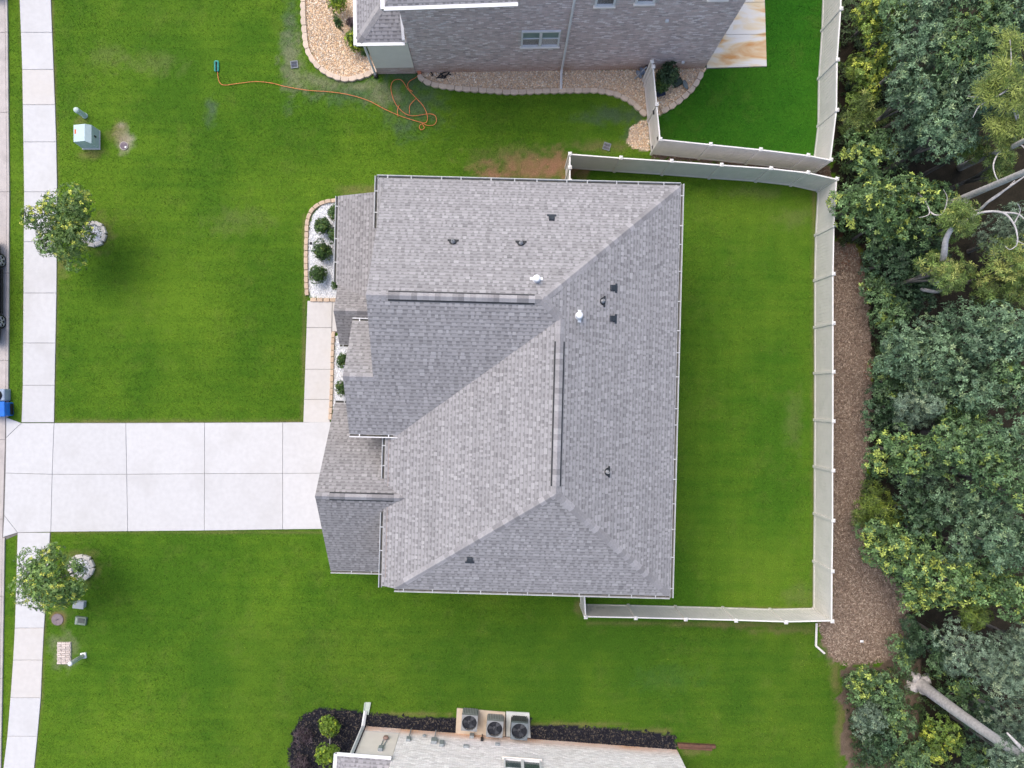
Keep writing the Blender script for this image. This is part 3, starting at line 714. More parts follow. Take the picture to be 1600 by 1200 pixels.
def build_house():
    fr = Frame(math.radians(-1.5))
    h = thing('brick_house', fr(-0.5, 0, 0), 'large house with grey hip and gable shingle roof beside the concrete driveway', 'house')
    ZE, ZR, ZM = 5.6, 8.63, 8.26
    AW, AE, BN, BS = -4.69, 6.56, 8.18, -7.38
    RB = 3.32; PW = (ZR - ZE) / (BN - RB); PE = 0.573
    M1b = RB - (ZR - ZM) / PW
    aR2 = AE - (ZR - ZE) / PE; aM = AE - (ZM - ZE) / PE
    M2b = -3.28; PWst = 0.4555
    aD = aM - (ZM - ZE) / PWst; aE = -4.43; zE = ZE - (aD - aE) * PWst
    R1, R2 = fr(AW, RB, ZR), fr(aR2, RB, ZR)
    M1, M2 = fr(aM, M1b, ZM), fr(aM, M2b, ZM)
    NWc, NEc, SEc = fr(AW, BN, ZE), fr(AE, BN, ZE), fr(AE, BS, ZE)
    Dp, Ep, En = fr(aD, BS, ZE), fr(aE, BS + 0.02, zE), fr(aE, -1.3, zE)
    aB = -5.78; bS = RB - (ZR - ZE) / PW; bRb = 0.59; zRb = ZE + PW * (bRb - bS); bNb = bRb + (zRb - ZE) / PW
    # walls first (mostly hidden below the eaves)
    w = MB()
    wall_box(w, fr, -4.3, 6.2, -7.05, 7.85, -0.05, 5.45); wall_box(w, fr, -5.45, -4.31, -1.2, 2.35, -0.05, 5.5)
    wall_box(w, fr, -6.68, -4.31, -7.1, -0.75, -0.05, 2.85); wall_box(w, fr, -5.6, -4.31, 2.36, 7.9, -0.05, 2.85)
    for (a, b0, b1, zb, zt) in ((-4.32, -1.2, 7.85, 5.4, ZR - 0.2), (-5.46, -1.2, 2.35, 5.4, zRb - 0.2), (-6.69, -7.1, -0.75, 2.8, 5.55)):
        bm = (b0 + b1) / 2
        w.shape([fr(a, b0, zb), fr(a, b1, zb), fr(a, bm, zt), fr(a + 0.2, b0, zb), fr(a + 0.2, b1, zb), fr(a + 0.2, bm, zt)], [(0, 2, 1), (3, 4, 5), (0, 1, 4, 3), (1, 2, 5, 4), (2, 0, 3, 5)])
    w.build('wall', M_wallbrick, h)
    g = MB()
    for i in range(4): g.box(fr(-6.72, -3.93, 0.35 + i * 0.56), (0.05, 4.88, 0.54), fr.th, 0.01)
    g.build('garage_door', M_white, h)
    # main roof
    faces = [[NWc, NEc, R2, R1],                                                   # north slope
             [NEc, SEc, M2, M1, R2],                                               # rear slope
             [SEc, Dp, M2],                                                        # south hip
             [M1, M2, Dp, Ep, En, fr(aD, bS, ZE)],                                 # street slope
             [R1, R2, M1, fr(aD, bS, ZE), fr(AW, bS, ZE)]]                         # wing, south slope
    # make the street slope convex: cut it in two along the valley foot
    faces[3:4] = [[M1, M2, Dp, fr(aD, bS, ZE)], [fr(aD, bS, ZE), Dp, Ep, En]]
    faces.append([fr(AW, bRb, zRb), fr(AW, bS, ZE), fr(aB, bS, ZE), fr(aB, bRb, zRb)])        # bay, south slope
    faces.append([fr(aB, bRb, zRb), fr(aB, bNb, ZE), fr(AW + 0.05, bNb, ZE), fr(AW + 0.05, bRb, zRb)])  # bay, north slope
    faces.append([fr(AW - 0.24, BN, ZE), fr(AW + 0.06, BN - 0.3, ZE + 0.2), fr(AW + 0.06, 6.45, ZE + 0.2), fr(AW - 0.24, 6.25, ZE)])  # gable return
    faces.append([fr(AW - 0.24, BN, ZE), fr(AW + 0.06, BN, ZE), fr(AW + 0.06, BN - 0.32, ZE + 0.19)])
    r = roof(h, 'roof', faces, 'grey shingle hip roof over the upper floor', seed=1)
    nN, nE, nS = newell(faces[0]), newell(faces[1]), newell(faces[2])
    fix = lambda n: n if n.z > 0 else -n
    nN, nE, nS = fix(nN), fix(nE), fix(nS); nW = fix(newell(faces[3])); nWs = fix(newell(faces[5]))
    nBs = nWs; nBn = fix(newell(faces[7]))
    caps(r, NEc + (R2 - NEc) * 0.012, R2, nN, nE); caps(r, M1, R2, nE, nWs)
    caps(r, SEc + (M2 - SEc) * 0.012, M2, nS, nE); caps(r, Dp + (M2 - Dp) * 0.012, M2, nS, nW)
    v0, v1 = fr(-3.95, RB, ZR), fr(1.0, RB, ZR)
    caps(r, R1, v0, nN, nWs); ridge_vent(r, v0, v1, nN, nWs); caps(r, v0, v1, nN, nWs, 0.145, 0.2, 0.045); caps(r, v1, R2, nN, nWs)
    v0, v1 = fr(aM, 1.95, ZM), fr(aM, -3.02, ZM)
    caps(r, M1, v0, nE, nW); ridge_vent(r, v0, v1, nE, nW); caps(r, v1, v0, nE, nW, 0.145, 0.2, 0.045); caps(r, M2, v1, nE, nW)
    caps(r, fr(aB, bRb, zRb), fr(AW + 0.1, bRb, zRb), nBs, nBn, 0.16)
    # gutters
    ax, bx = fr(1, 0), fr(0, 1)
    gutter(h, fr(AW - 0.3, BN + 0.01, ZE), fr(AE, BN + 0.01, ZE), bx); gutter(h, fr(AE + 0.01, BN + 0.1, ZE), fr(AE + 0.01, BS - 0.1, ZE), ax)
    gutter(h, fr(aD, BS - 0.01, ZE), fr(AE, BS - 0.01, ZE), -bx); gutter(h, fr(aE - 0.01, BS - 0.05, zE), fr(aE - 0.01, -4.55, zE), -ax)
    gutter(h, fr(aE - 0.01, -3.25, zE), fr(aE - 0.01, -1.65, zE), -ax)
    gutter(h, fr(aB, bS - 0.01, ZE), fr(aD + 0.1, bS - 0.01, ZE), -bx, m=M_white); gutter(h, fr(aB, bNb + 0.01, ZE), fr(AW + 0.02, bNb + 0.01, ZE), bx, m=M_white)
    gutter(h, fr(AW - 0.25, BN + 0.1, ZE), fr(AW - 0.25, 6.3, ZE), -ax)
    # garage roof
    gA, gR, gZ, gE = -6.98, -3.93, 5.75, 2.95
    gf = [[fr(gA, -0.45, gE), fr(gA, gR, gZ), fr(-3.5, gR, gZ), fr(-4.26, -3.3, 5.24), fr(-4.26, -0.45, gE)],
          [fr(gA, -7.41, gE), fr(gA, gR, gZ), fr(-3.5, gR, gZ), fr(-4.26, -4.56, 5.24), fr(-4.26, -7.41, gE)]]
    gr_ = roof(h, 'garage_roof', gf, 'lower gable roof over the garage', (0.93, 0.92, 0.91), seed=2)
    n1, n2 = fix(newell(gf[0])), fix(newell(gf[1]))
    v0, v1 = fr(-6.45, gR, gZ), fr(-4.02, gR, gZ)
    caps(gr_, fr(gA, gR, gZ), v0, n1, n2); ridge_vent(gr_, v0, v1, n1, n2); caps(gr_, v0, v1, n1, n2, 0.145, 0.2, 0.045); caps(gr_, v1, fr(-3.55, gR, gZ), n1, n2)
    gutter(h, fr(gA, -7.42, gE), fr(-4.45, -7.42, gE), -bx); gutter(h, fr(gA, -0.44, gE), fr(-5.3, -0.44, gE), bx)
    # porch roof and the small entry gable
    pz, pt = 2.95, 4.12; pA, eA = -7.05, -6.86
    eR, eZ = 3.28, 4.1
    pf = [[fr(pA, 8.2, pz), fr(pA, 4.5, pz), fr(-4.34, eR + 0.02, pt), fr(-4.34, 8.2, pt)],
          [fr(eA, eR, eZ), fr(eA - 0.12, 4.54, pz), fr(-4.34, 4.54, pz), fr(-4.34, eR, eZ)],
          [fr(eA, eR, eZ), fr(-4.34, eR, eZ), fr(-4.34, 2.03, pz), fr(eA, 2.03, pz)]]
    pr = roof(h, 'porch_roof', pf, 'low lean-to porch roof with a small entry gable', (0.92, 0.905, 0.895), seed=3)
    caps(pr, fr(eA, eR, eZ), fr(-4.5, eR, eZ), fix(newell(pf[1])), fix(newell(pf[2])), 0.17)
    gutter(h, fr(pA - 0.01, 8.2, pz), fr(pA - 0.01, 4.62, pz), -ax); gutter(h, fr(eA, 2.02, pz), fr(-6.3, 2.02, pz), -bx)
    # things that come through the roof
    def on(px, py, f):
        n = fix(newell(f)); p0 = f[0]; o = Vector((0, 0, H)); dv = P(px, py, 0) - o
        t = (p0 - o).dot(n) / dv.dot(n); p = o + dv * t; v = (Vector((0, 0, 1)) - n * n.z).normalized()
        return p, n, v
    for px, py, fi, kd in ((862, 341, 0, 'box'), (708, 378, 0, 'pipe'), (814, 380, 0, 'pipe'), (838, 437, 0, 'flue'), (904, 494, 1, 'flue'), (958, 450, 1, 'box'), (942, 471, 1, 'pipe'), (957, 498, 1, 'box'), (949, 737, 1, 'pipe'), (734, 874, 2, 'box')):
        p, n, v = on(px, py, faces[fi]); pipe_vent(r, p, n, kd, -v)

# ---------------------------------------------------------------- neighbours' houses
def brick_wall(parent, o, u, width, z0, z1, holes, palette, stain, seed=0):
    """real bricks on the plane through o along u; holes are (u0,u1,z0,z1)"""
    rr = np.random.default_rng(seed); o = Vector(o); u = Vector(u).normalized(); n = Vector((u.y, -u.x, 0))
    BL, BH, MO = 0.205, 0.062, 0.011
    rows = int((z1 - z0) / (BH + MO)); V = []; C = []
    for r in range(rows):
        za = z0 + r * (BH + MO); x = -(BL / 2 if r % 2 else 0)
        while x < width:
            xa, xb = max(0, x), min(width, x + BL); x += BL + MO
            if xb - xa < 0.03: continue
            if any(xa < h_[1] and xb > h_[0] and za < h_[3] and za + BH > h_[2] for h_ in holes): continue
            e = 0.006 + rr.uniform(-0.003, 0.003); zb = za + BH
            c = np.array(palette[rr.integers(len(palette))]) * rr.normal(1, 0.07)
            s = math.exp(-((za) / stain[1]) ** 2) * (0.55 + 0.6 * float(vn(np.array([xa + 50]), np.array([za]), 0.9, 3)[0])); s = min(1, s) * stain[2]
            c = c * (1 - s) + np.array(stain[0]) * s
            i_ = 0.004
            f = [(xa, za, 0), (xb, za, 0), (xb, zb, 0), (xa, zb, 0), (xa + i_, za + i_, e), (xb - i_, za + i_, e), (xb - i_, zb - i_, e), (xa + i_, zb - i_, e)]
            for q in ((4, 5, 6, 7), (0, 1, 5, 4), (1, 2, 6, 5), (2, 3, 7, 6), (3, 0, 4, 7)):
                for k in q:
                    p = o + u * f[k][0] + n * (f[k][2] + 0.002); V.append((p.x, p.y, f[k][1])); C.append(c)
    me = np_mesh('bricks', V, 4, np.array(C), origin(parent)); me.materials.append(M_bricks)
    return add('bricks', me, parent, kind='stuff')

def window(parent, o, u, u0, u1, z0, z1, split=True, blind=0.5):
    """sash window set into a wall plane: frame, mullion, blind-backed upper pane and lower pane"""
    o = Vector(o); u = Vector(u).normalized(); n = Vector((u.y, -u.x, 0)); rot = math.atan2(u.y, u.x)
    def bx(mb, a, b, c, d_, dn, t): 
        p = o + u * ((a + b) / 2) + n * dn; mb.box((p.x, p.y, (c + d_) / 2), (b - a, t, d_ - c), rot)
    w = MB(); fw = 0.07
    bx(w, u0, u1, z0, z0 + fw, 0.03, 0.1); bx(w, u0, u1, z1 - fw, z1, 0.03, 0.1); bx(w, u0, u0 + fw, z0 + fw, z1 - fw, 0.03, 0.1); bx(w, u1 - fw, u1, z0 + fw, z1 - fw, 0.03, 0.1)
    um = (u0 + u1) / 2
    if split: bx(w, um - 0.06, um + 0.06, z0 + fw, z1 - fw, 0.032, 0.1)
    wo = w.build('window', M_white, parent)
    parts = [(u0 + fw, um - 0.06), (um + 0.06, u1 - fw)] if split else [(u0 + fw, u1 - fw)]
    zm = (z0 + z1) / 2
    for a, b in parts:
        q = MB(); bx(q, a, b, zm + 0.02, z1 - fw, 0.0, 0.02); q.build('pane', M_blind, wo)
        q = MB(); bx(q, a, b, z0 + fw, zm - 0.02, -0.01, 0.02); q.build('pane', M_glass, wo)
        q = MB(); bx(q, a, b, zm - 0.02, zm + 0.02, 0.02, 0.05); q.build('sash_rail', M_white, wo)
    q = MB(); bx(q, u0 - 0.05, u1 + 0.05, z0 - 0.06, z0, 0.05, 0.14); q.build('sill', M_siding, wo)

def downspout(parent, path, m=None, w=0.085):
    mb = MB()
    for a, b in zip(path, path[1:]):
        a, b = Vector(a), Vector(b); mb.tube([a, a + (b - a) * 0.5, b], w * 0.62, 4)
    return mb.build('downspout', m or M_white, parent)

def build_north_house():
    fr = Frame(0.015); b0 = 14.93; aR = 9.48; aL = -3.75; zE = 6.1
    h = thing('brick_house', fr(2.8, b0 + 4, 0), 'two storey brick house with white gutter beside gravel beds and rusty patio', 'house')
    u = fr(1, 0); o = fr(aL, b0)
    w = MB(); wall_box(w, fr, aL, aR, b0, b0 + 9, -0.1, zE); w.build('wall', M_mortar, h)
    def hole(px0, px1, py0, py1):      # picture rectangle -> place on the wall plane
        r = []
        for px, py in ((px0, py1), (px1, py1), (px0, py0)):
            # wall plane b = b0 : py gives the height
            k = (NY - py) / (b0 + 0.0); z = H - F / k; a = (px - NX) * (H - z) / F; r.append((a - aL, z))
        return (r[0][0], r[1][0], r[0][1], r[2][1])
    hs = [hole(822, 881, 48, 72), hole(938, 969, -42, 10), hole(1001, 1031, -44, 7), hole(1116, 1146, -50, 2)]
    pal = [tuple((v * 0.62 + w_ * 0.38) * 1.70 for v, w_ in zip(q, (0.41, 0.325, 0.30))) for q in [(0.38, 0.30, 0.285), (0.33, 0.265, 0.25), (0.41, 0.345, 0.33), (0.30, 0.24, 0.235), (0.36, 0.29, 0.285), (0.46, 0.41, 0.405), (0.39, 0.32, 0.31), (0.35, 0.285, 0.28), (0.24, 0.195, 0.195), (0.55, 0.51, 0.505)]]
    brick_wall(h, o, u, aR - aL, 0.0, zE - 0.1, hs, pal, ((0.42, 0.27, 0.18), 0.62, 0.85), 5)
    for i, q in enumerate(hs): window(h, o, u, *q, split=(i == 0))
    s = MB()
    for q in hs[:1]:
        for k in range(int((q[1] - q[0]) / 0.08)):
            p = Vector(o) + u * (q[0] + 0.04 + k * 0.08) + Vector((u.y, -u.x, 0)) * 0.012; s.box((p.x, p.y, q[2] - 0.14), (0.066, 0.03, 0.16), fr.th)
    s.build('brick_sill', M_wallbrick, h)
    # upper roof edge
    zt = zE + 0.05; ov = 0.3
    f = [[fr(aL - 0.42, b0 - ov, zE), fr(aR + 0.35, b0 - ov, zE), fr(aR - 4, b0 + 4.6, zE + 3), fr(aL + 3.6, b0 + 4.6, zE + 3)],
         [fr(aL - 0.42, b0 - ov, zE), fr(aL + 3.6, b0 + 4.6, zE + 3), fr(aL + 3.6, b0 + 5, zE + 3), fr(aL - 0.42, b0 + 9.6, zE)]]
    # the roof proper starts above the frame; only its lower left corner is in view
    f[0][1] = fr(aL + 4.55, b0 - ov + 0.1, zE); f[0][2] = fr(aL + 4.55, b0 + 4.6, zE + 3)
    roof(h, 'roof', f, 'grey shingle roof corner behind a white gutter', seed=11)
    ax, bx = fr(1, 0), fr(0, 1)
    gutter(h, fr(aL - 0.45, b0 - ov - 0.01, zE), fr(aL + 4.55, b0 - ov + 0.09, zE), -bx, 0.15, M_white); gutter(h, fr(aL - 0.43, b0 - ov - 0.1, zE), fr(aL - 0.43, b0 + 8, zE), -ax, 0.15, M_white)
    # low hip roof over the front room, cream siding under it
    z1 = 2.95; pa = -5.84; pb = 14.88
    pf = [[fr(pa, pb, z1), fr(aL - 0.2, pb, z1), fr(aL - 0.2, pb + 1.75, z1 + 1.1), fr(pa + 1.75, pb + 1.75, z1 + 1.1)],
          [fr(pa, pb, z1), fr(pa + 1.75, pb + 1.75, z1 + 1.1), fr(pa + 1.75, pb + 6, z1 + 1.1), fr(pa, pb + 6, z1)]]
    r2 = roof(h, 'porch_roof', pf, 'low grey hip roof over the front porch', (0.93, 0.93, 0.96), seed=12)
    fix = lambda n: n if n.z > 0 else -n
    caps(r2, fr(pa + 0.05, pb + 0.05, z1 + 0.03), fr(pa + 1.75, pb + 1.75, z1 + 1.1), fix(newell(pf[0])), fix(newell(pf[1])), 0.2, 0.26)
    t = MB(); p0, p1 = fr(aL - 0.14, pb, z1 + 0.05), fr(aL - 0.14, pb + 1.75, z1 + 1.15); dz = Vector((0, 0, 0.1)); s_ = ax * 0.06
    t.shape([p0 - s_, p0 + s_, p1 + s_, p1 - s_, p0 - s_ + dz, p0 + s_ + dz, p1 + s_ + dz, p1 - s_ + dz], [(4, 5, 6, 7), (0, 1, 5, 4), (1, 2, 6, 5), (2, 3, 7, 6), (3, 0, 4, 7)])
    t.build('wall_trim', M_white, h)
    gutter(h, fr(pa - 0.02, pb - 0.01, z1), fr(aL - 0.1, pb - 0.01, z1), -bx, 0.14, M_white); gutter(h, fr(pa - 0.01, pb - 0.12, z1), fr(pa - 0.01, pb + 6, z1), -ax, 0.14, M_white)
    w = MB(); wall_box(w, fr, -5.5, aL - 0.01, b0 - 0.05, b0 + 4, 0.62, z1 - 0.1); w.build('siding', M_siding, h)
    w = MB(); wall_box(w, fr, -5.5, aL - 0.01, b0 - 0.03, b0 + 4, -0.1, 0.6); w.build('plinth', M_mortar, h)
    brick_wall(h, fr(-5.5, b0 - 0.031), u, aL + 5.5, 0.0, 0.6, [], pal, ((0.46, 0.33, 0.23), 1.2, 0.75), 6)
    downspout(h, [fr(-5.58, pb - 0.02, z1 - 0.1), fr(-5.58, b0 - 0.12, z1 - 0.35), fr(-5.58, b0 - 0.12, 0.12)])
    b = MB(); b.box(fr(-5.58, b0 - 0.14, 0.08), (0.18, 0.2, 0.16), fr.th, 0.02); b.build('downspout_elbow', M_black, h)
    # downspout on the long wall, running out over the gravel
    a = (911 - NX) * (H - 6.0) / F
    xa = 2.93
    downspout(h, [fr(xa, b0 - 0.07, 6.05), fr(xa, b0 - 0.07, 0.25), fr(xa - 0.02, b0 - 0.22, 0.13), fr(xa - 0.03, b0 - 0.9, 0.1)])
    for px, py, sz in ((1051, 33.5, 0.14), (1075, 99, 0.13)):
        q = hole(px, px + 1, py, py + 1); p = Vector(o) + u * q[0] + Vector((u.y, -u.x, 0)) * 0.05
        v = MB(); v.box((p.x, p.y, q[2]), (sz, 0.1, sz * 0.8), fr.th, 0.015); v.build('wall_vent', M_white, h)
    return fr, b0

def build_south_house():
    fr = Frame(-0.075); c = fr(0, 0); b0 = -15.62 * math.cos(0.075) + 0.0; b0 = -15.55
    aL, aR = -3.5, 9.2; zE = 5.8
    h = thing('brick_house', fr(2, b0 - 4, 0), 'white painted brick house behind three air conditioner units', 'house')
    u = fr(-1, 0)                       # the wall faces up the picture, so its outward normal is +b
    o = fr(aR, b0)
    w = MB(); wall_box(w, fr, aL, aR, b0 - 8, b0, -0.1, zE); w.build('wall', mat('pale_mortar', (0.72, 0.7, 0.69), (0.64, 0.62, 0.61), 5, 0.95), h)
    pal = [(0.87, 0.84, 0.83), (0.84, 0.81, 0.80), (0.88, 0.86, 0.85), (0.85, 0.82, 0.82), (0.79, 0.755, 0.745), (0.88, 0.86, 0.855), (0.84, 0.81, 0.795)]
    def place(px, py):                  # picture point on the wall plane -> (along u from o, z)
        z = 0.0
        for _ in range(30):
            p = P(px, py, z); b = -p.x * fr.s + p.y * fr.c     # b coordinate in the frame
            z = max(0, H - (H - z) * (b0 / b))
        a = P(px, py, z).x * fr.c + P(px, py, z).y * fr.s
        return aR - a, z
    q0 = place(845, 1193); q1 = place(787, 1186)
    win = (q0[0], q1[0], (q0[1] + q1[1]) / 2 - 0.05, (q0[1] + q1[1]) / 2 + 1.4)
    brick_wall(h, o, u, aR - aL, 0.0, zE - 0.1, [win], pal, ((0.66, 0.38, 0.22), 0.42, 0.95), 8)
    window(h, o, u, *win)
    # front corner: cream panel, brick foot, low roof with white fascia
    w = MB(); wall_box(w, fr, -5.09, aL - 0.01, b0 - 5, b0 + 0.02, 0.5, 2.75); w.build('siding', M_siding, h)
    w = MB(); wall_box(w, fr, -5.09, aL - 0.01, b0 - 5, b0 + 0.01, -0.1, 0.48); w.build('plinth', MATS['pale_mortar'], h)
    brick_wall(h, fr(aL, b0 + 0.011), u, 1.59, 0.0, 0.48, [], pal, ((0.66, 0.38, 0.22), 0.55, 0.95), 9)
    z1 = 2.9; pa, pb = -5.75, -15.5
    pf = [[fr(pa, pb, z1), fr(-3.5, pb, z1), fr(-3.5, pb - 2, z1 + 1.0), fr(pa + 2, pb - 2, z1 + 1.0)],
          [fr(pa, pb, z1), fr(pa + 2, pb - 2, z1 + 1.0), fr(pa + 2, pb - 6, z1 + 1.0), fr(pa, pb - 6, z1)]]
    roof(h, 'porch_roof', pf, 'low grey roof corner with white fascia', (1.0, 1.0, 1.03), seed=21)
    ax, bx = fr(1, 0), fr(0, 1)
    gutter(h, fr(pa - 0.02, pb + 0.01, z1), fr(-3.5, pb + 0.01, z1), bx, 0.15, M_white); gutter(h, fr(pa - 0.01, pb + 0.1, z1), fr(pa - 0.01, pb - 5, z1), -ax, 0.15, M_white)
    downspout(h, [fr(-5.2, b0 + 0.12, 2.8), fr(-5.2, b0 + 0.12, 0.3), fr(-5.2, b0 + 0.35, 0.16), fr(-5.17, b0 + 0.75, 0.1)], w=0.13)
    # fittings on the wall
    def wp(px, py, out=0.0):
        a, z = place(px, py); p = Vector(o) + u * a + Vector((u.y, -u.x, 0)) * out; return Vector((p.x, p.y, z))
    M_met = mat('meter_grey', (0.36, 0.40, 0.42), (0.28, 0.31, 0.33), 9, 0.45, metal=0.2)
    def fitting(name, px, py, sx, sz, dep, m, legs=None):
        p = wp(px, py, dep / 2 + 0.01); b = MB(); b.box(p, (sx, dep, sz), fr.th, 0.012); ob = b.build(name, m, h)
        if legs:
            q = MB()
            for lx in legs: q.tube([p + u * lx + Vector((0, 0, -sz / 2)), p + u * lx + Vector((0, 0, 0.03 - p.z))], 0.022, 8)
            q.build('conduit', m, ob)
        return ob
    fitting('meter_box', 638, 1157, 0.19, 0.26, 0.12, M_met, (0.0,)); fitting('meter_box', 678, 1160, 0.26, 0.36, 0.14, M_met, (0.0,)); fitting('meter_box', 690, 1164, 0.2, 0.4, 0.12, M_met)
    fitting('disconnect_box', 737, 1152, 0.2, 0.3, 0.12, M_met, (-0.02,)); fitting('outlet_box', 753, 1157, 0.13, 0.2, 0.1, M_black, (0.0,)); fitting('line_cover', 728, 1168, 0.24, 0.14, 0.1, M_met); fitting('line_cover', 777, 1165, 0.2, 0.12, 0.1, M_met)
    p = wp(663, 1152, 0.05); b = MB(); b.lathe(p, [(0.08, 0), (0.085, 0.04), (0.05, 0.07), (0.0, 0.08)], 14, axis=(-u.y * -1, -u.x, 0)); b.build('hose_bib', M_met, h)
    # round wall light with its conduit on the cream panel
    p = fr(-4.02, b0 + 0.06, 1.1); b = MB(); b.lathe(p, [(0.12, 0), (0.13, 0.03), (0.10, 0.10), (0.0, 0.12)], 18, axis=bx); b.build('wall_meter', mat('copper_meter', (0.34, 0.22, 0.18), (0.2, 0.14, 0.12), 7, 0.4), h)
    b = MB(); b.tube([fr(-4.1, b0 + 0.05, 1.1), fr(-4.14, b0 + 0.05, 2.0)], 0.018); b.tube([fr(-3.94, b0 + 0.05, 1.1), fr(-4.04, b0 + 0.05, 2.0)], 0.018); b.box(fr(-4.09, b0 + 0.08, 2.05), (0.2, 0.14, 0.3), fr.th, 0.02); b.build('meter_riser', M_met, h)
    return fr, b0, place, wp

# ---------------------------------------------------------------- air conditioners
def build_ac(fr, b0, wp, px, py, style, label, wide=0.74, hgt=0.78, turn=0.0, m=None):
    """px,py: centre of the top"""
    p = P(px, py, hgt); t = thing('air_conditioner', (p.x, p.y, 0.08), label, 'air conditioner', 'air conditioners beside the white brick wall')
    rot = fr.th + turn; c, s = math.cos(rot), math.sin(rot)
    def X(x, y, z): return Vector((p.x + x * c - y * s, p.y + x * s + y * c, z))
    M_case = mat('ac_case' + style, *(((0.20, 0.205, 0.21), (0.15, 0.155, 0.16)) if style == 'g' else ((0.045, 0.05, 0.052), (0.03, 0.034, 0.036))), 7, 0.5)
    M_top = mat('ac_top' + style, *(((0.27, 0.28, 0.29), (0.22, 0.23, 0.24)) if style == 'g' else ((0.17, 0.20, 0.22), (0.13, 0.15, 0.17))), 7, 0.45)
    w = wide / 2
    b = MB(); b.box((p.x, p.y, (hgt - 0.19 + 0.05) / 2), (wide - 0.03, wide - 0.03, hgt - 0.24), rot, 0.03 if style == 'g' else 0.1)
    body = b.build('cabinet', M_case, t)
    g = MB(); ml = mat('ac_louvre' + style, *(((0.38, 0.40, 0.42), (0.3, 0.32, 0.33)) if style == 'g' else ((0.07, 0.075, 0.08), (0.05, 0.055, 0.06))), 8, 0.5)
    for side in range(4):
        an = rot + side * math.pi / 2; cs, sn = math.cos(an), math.sin(an)
        for k in range(9):
            x = (-0.30 + 0.075 * k) * wide / 0.74; y = w - 0.006
            q = (p.x + x * cs - y * sn, p.y + x * sn + y * cs, hgt * 0.44); g.box(q, (0.03, 0.02, hgt * 0.72), an)
    g.build('louvre', ml, body)
    # top frame with a round opening
    f = MB(); n = 32; R = w * 0.92
    sq = []
    for i in range(n):
        an = 2 * math.pi * i / n + math.pi / 4; ca, sa = math.cos(an), math.sin(an); k = w / max(abs(ca), abs(sa)); sq.append((ca * k, sa * k, ca * R, sa * R))
    for i in range(n):
        j = (i + 1) % n
        f.face([X(sq[i][0], sq[i][1], hgt), X(sq[j][0], sq[j][1], hgt), X(sq[j][2], sq[j][3], hgt), X(sq[i][2], sq[i][3], hgt)])
        f.face([X(sq[i][0] * .985, sq[i][1] * .985, hgt - 0.2), X(sq[j][0] * .985, sq[j][1] * .985, hgt - 0.2), X(sq[j][0], sq[j][1], hgt), X(sq[i][0], sq[i][1], hgt)])
        f.face([X(sq[i][2], sq[i][3], hgt), X(sq[j][2], sq[j][3], hgt), X(sq[j][2], sq[j][3], hgt - 0.1), X(sq[i][2], sq[i][3], hgt - 0.1)])
    f.build('top_frame', M_top, t)
    q = MB(); q.lathe(X(0, 0, hgt - 0.16), [(R, 0), (R, 0.01)], 24); q.build('fan_well', mat('ac_dark', (0.02, 0.022, 0.03), (0.03, 0.033, 0.045), 6, 0.35), t)
    fan = MB(); fan.lathe(X(0, 0, hgt - 0.13), [(0.09, 0), (0.09, 0.05), (0.03, 0.07)], 14)
    for k in range(3):
        an = k * 2.094 + 0.6 + turn; ca, sa = math.cos(an), math.sin(an); cb, sb = math.cos(an + 0.75), math.sin(an + 0.75)
        fan.face([X(ca * 0.08, sa * 0.08, hgt - 0.10), X(ca * R * 0.92, sa * R * 0.92, hgt - 0.10), X(cb * R * 0.92, sb * R * 0.92, hgt - 0.13), X(cb * 0.08, sb * 0.08, hgt - 0.13)])
    fan.build('fan', mat('fan_grey', (0.05, 0.055, 0.065), (0.08, 0.085, 0.1), 6, 0.35), t)
    gr = MB()
    for rr in (0.35, 0.6, 0.88): gr.tube([X(R * rr * math.cos(2 * math.pi * i / 24), R * rr * math.sin(2 * math.pi * i / 24), hgt - 0.02) for i in range(25)], 0.003, 4)
    for k in range(6):
        an = k * math.pi / 6; gr.tube([X(-R * math.cos(an), -R * math.sin(an), hgt - 0.015), X(R * math.cos(an), R * math.sin(an), hgt - 0.015)], 0.003, 4)
    gr.build('fan_guard', M_black, t)
    return t

# ---------------------------------------------------------------- fences
def fence_run(parent, pts, z=1.83, posts=True, skip_first=False):
    """pts: picture positions of the post tops; one panel between each pair"""
    W_ = [P(x, y, z) for x, y in pts]
    for i, p in enumerate(W_):
        if skip_first and i == 0: continue
        q = W_[i + 1] if i + 1 < len(W_) else W_[i - 1]; an = math.atan2(q.y - p.y, q.x - p.x)
        b = MB(); b.box((p.x, p.y, 0.93), (0.125, 0.125, 1.90), an, 0.008); po = b.build('post', M_vinyl, parent)
        b = MB(); b.box((p.x, p.y, 1.895), (0.155, 0.155, 0.03), an); b.box((p.x, p.y, 1.935), (0.14, 0.14, 0.05), an, taper=0.25); b.build('post_cap', M_vinylw, po)
    for p, q in zip(W_, W_[1:]):
        dv = q - p; L = dv.length - 0.12; an = math.atan2(dv.y, dv.x); m = (p + q) / 2; c, s = math.cos(an), math.sin(an)
        b = MB(); n = max(1, round(L / 0.15)); w = L / n
        for k in range(n):
            x = -L / 2 + w * (k + 0.5); b.box((m.x + x * c, m.y + x * s, 0.90), (w - 0.014, 0.03, 1.62), an)
        b.box((m.x, m.y, 0.90), (L, 0.012, 1.6), an)
        b.build('panel', M_vinyl, parent)
        b = MB(); b.box((m.x, m.y, 1.765), (L - 0.002, 0.055, 0.14), an, 0.006); b.build('top_rail', M_vinylw, parent)
        b = MB(); b.box((m.x, m.y, 0.085), (L - 0.002, 0.055, 0.13), an, 0.006); b.build('bottom_rail', M_vinyl, parent)

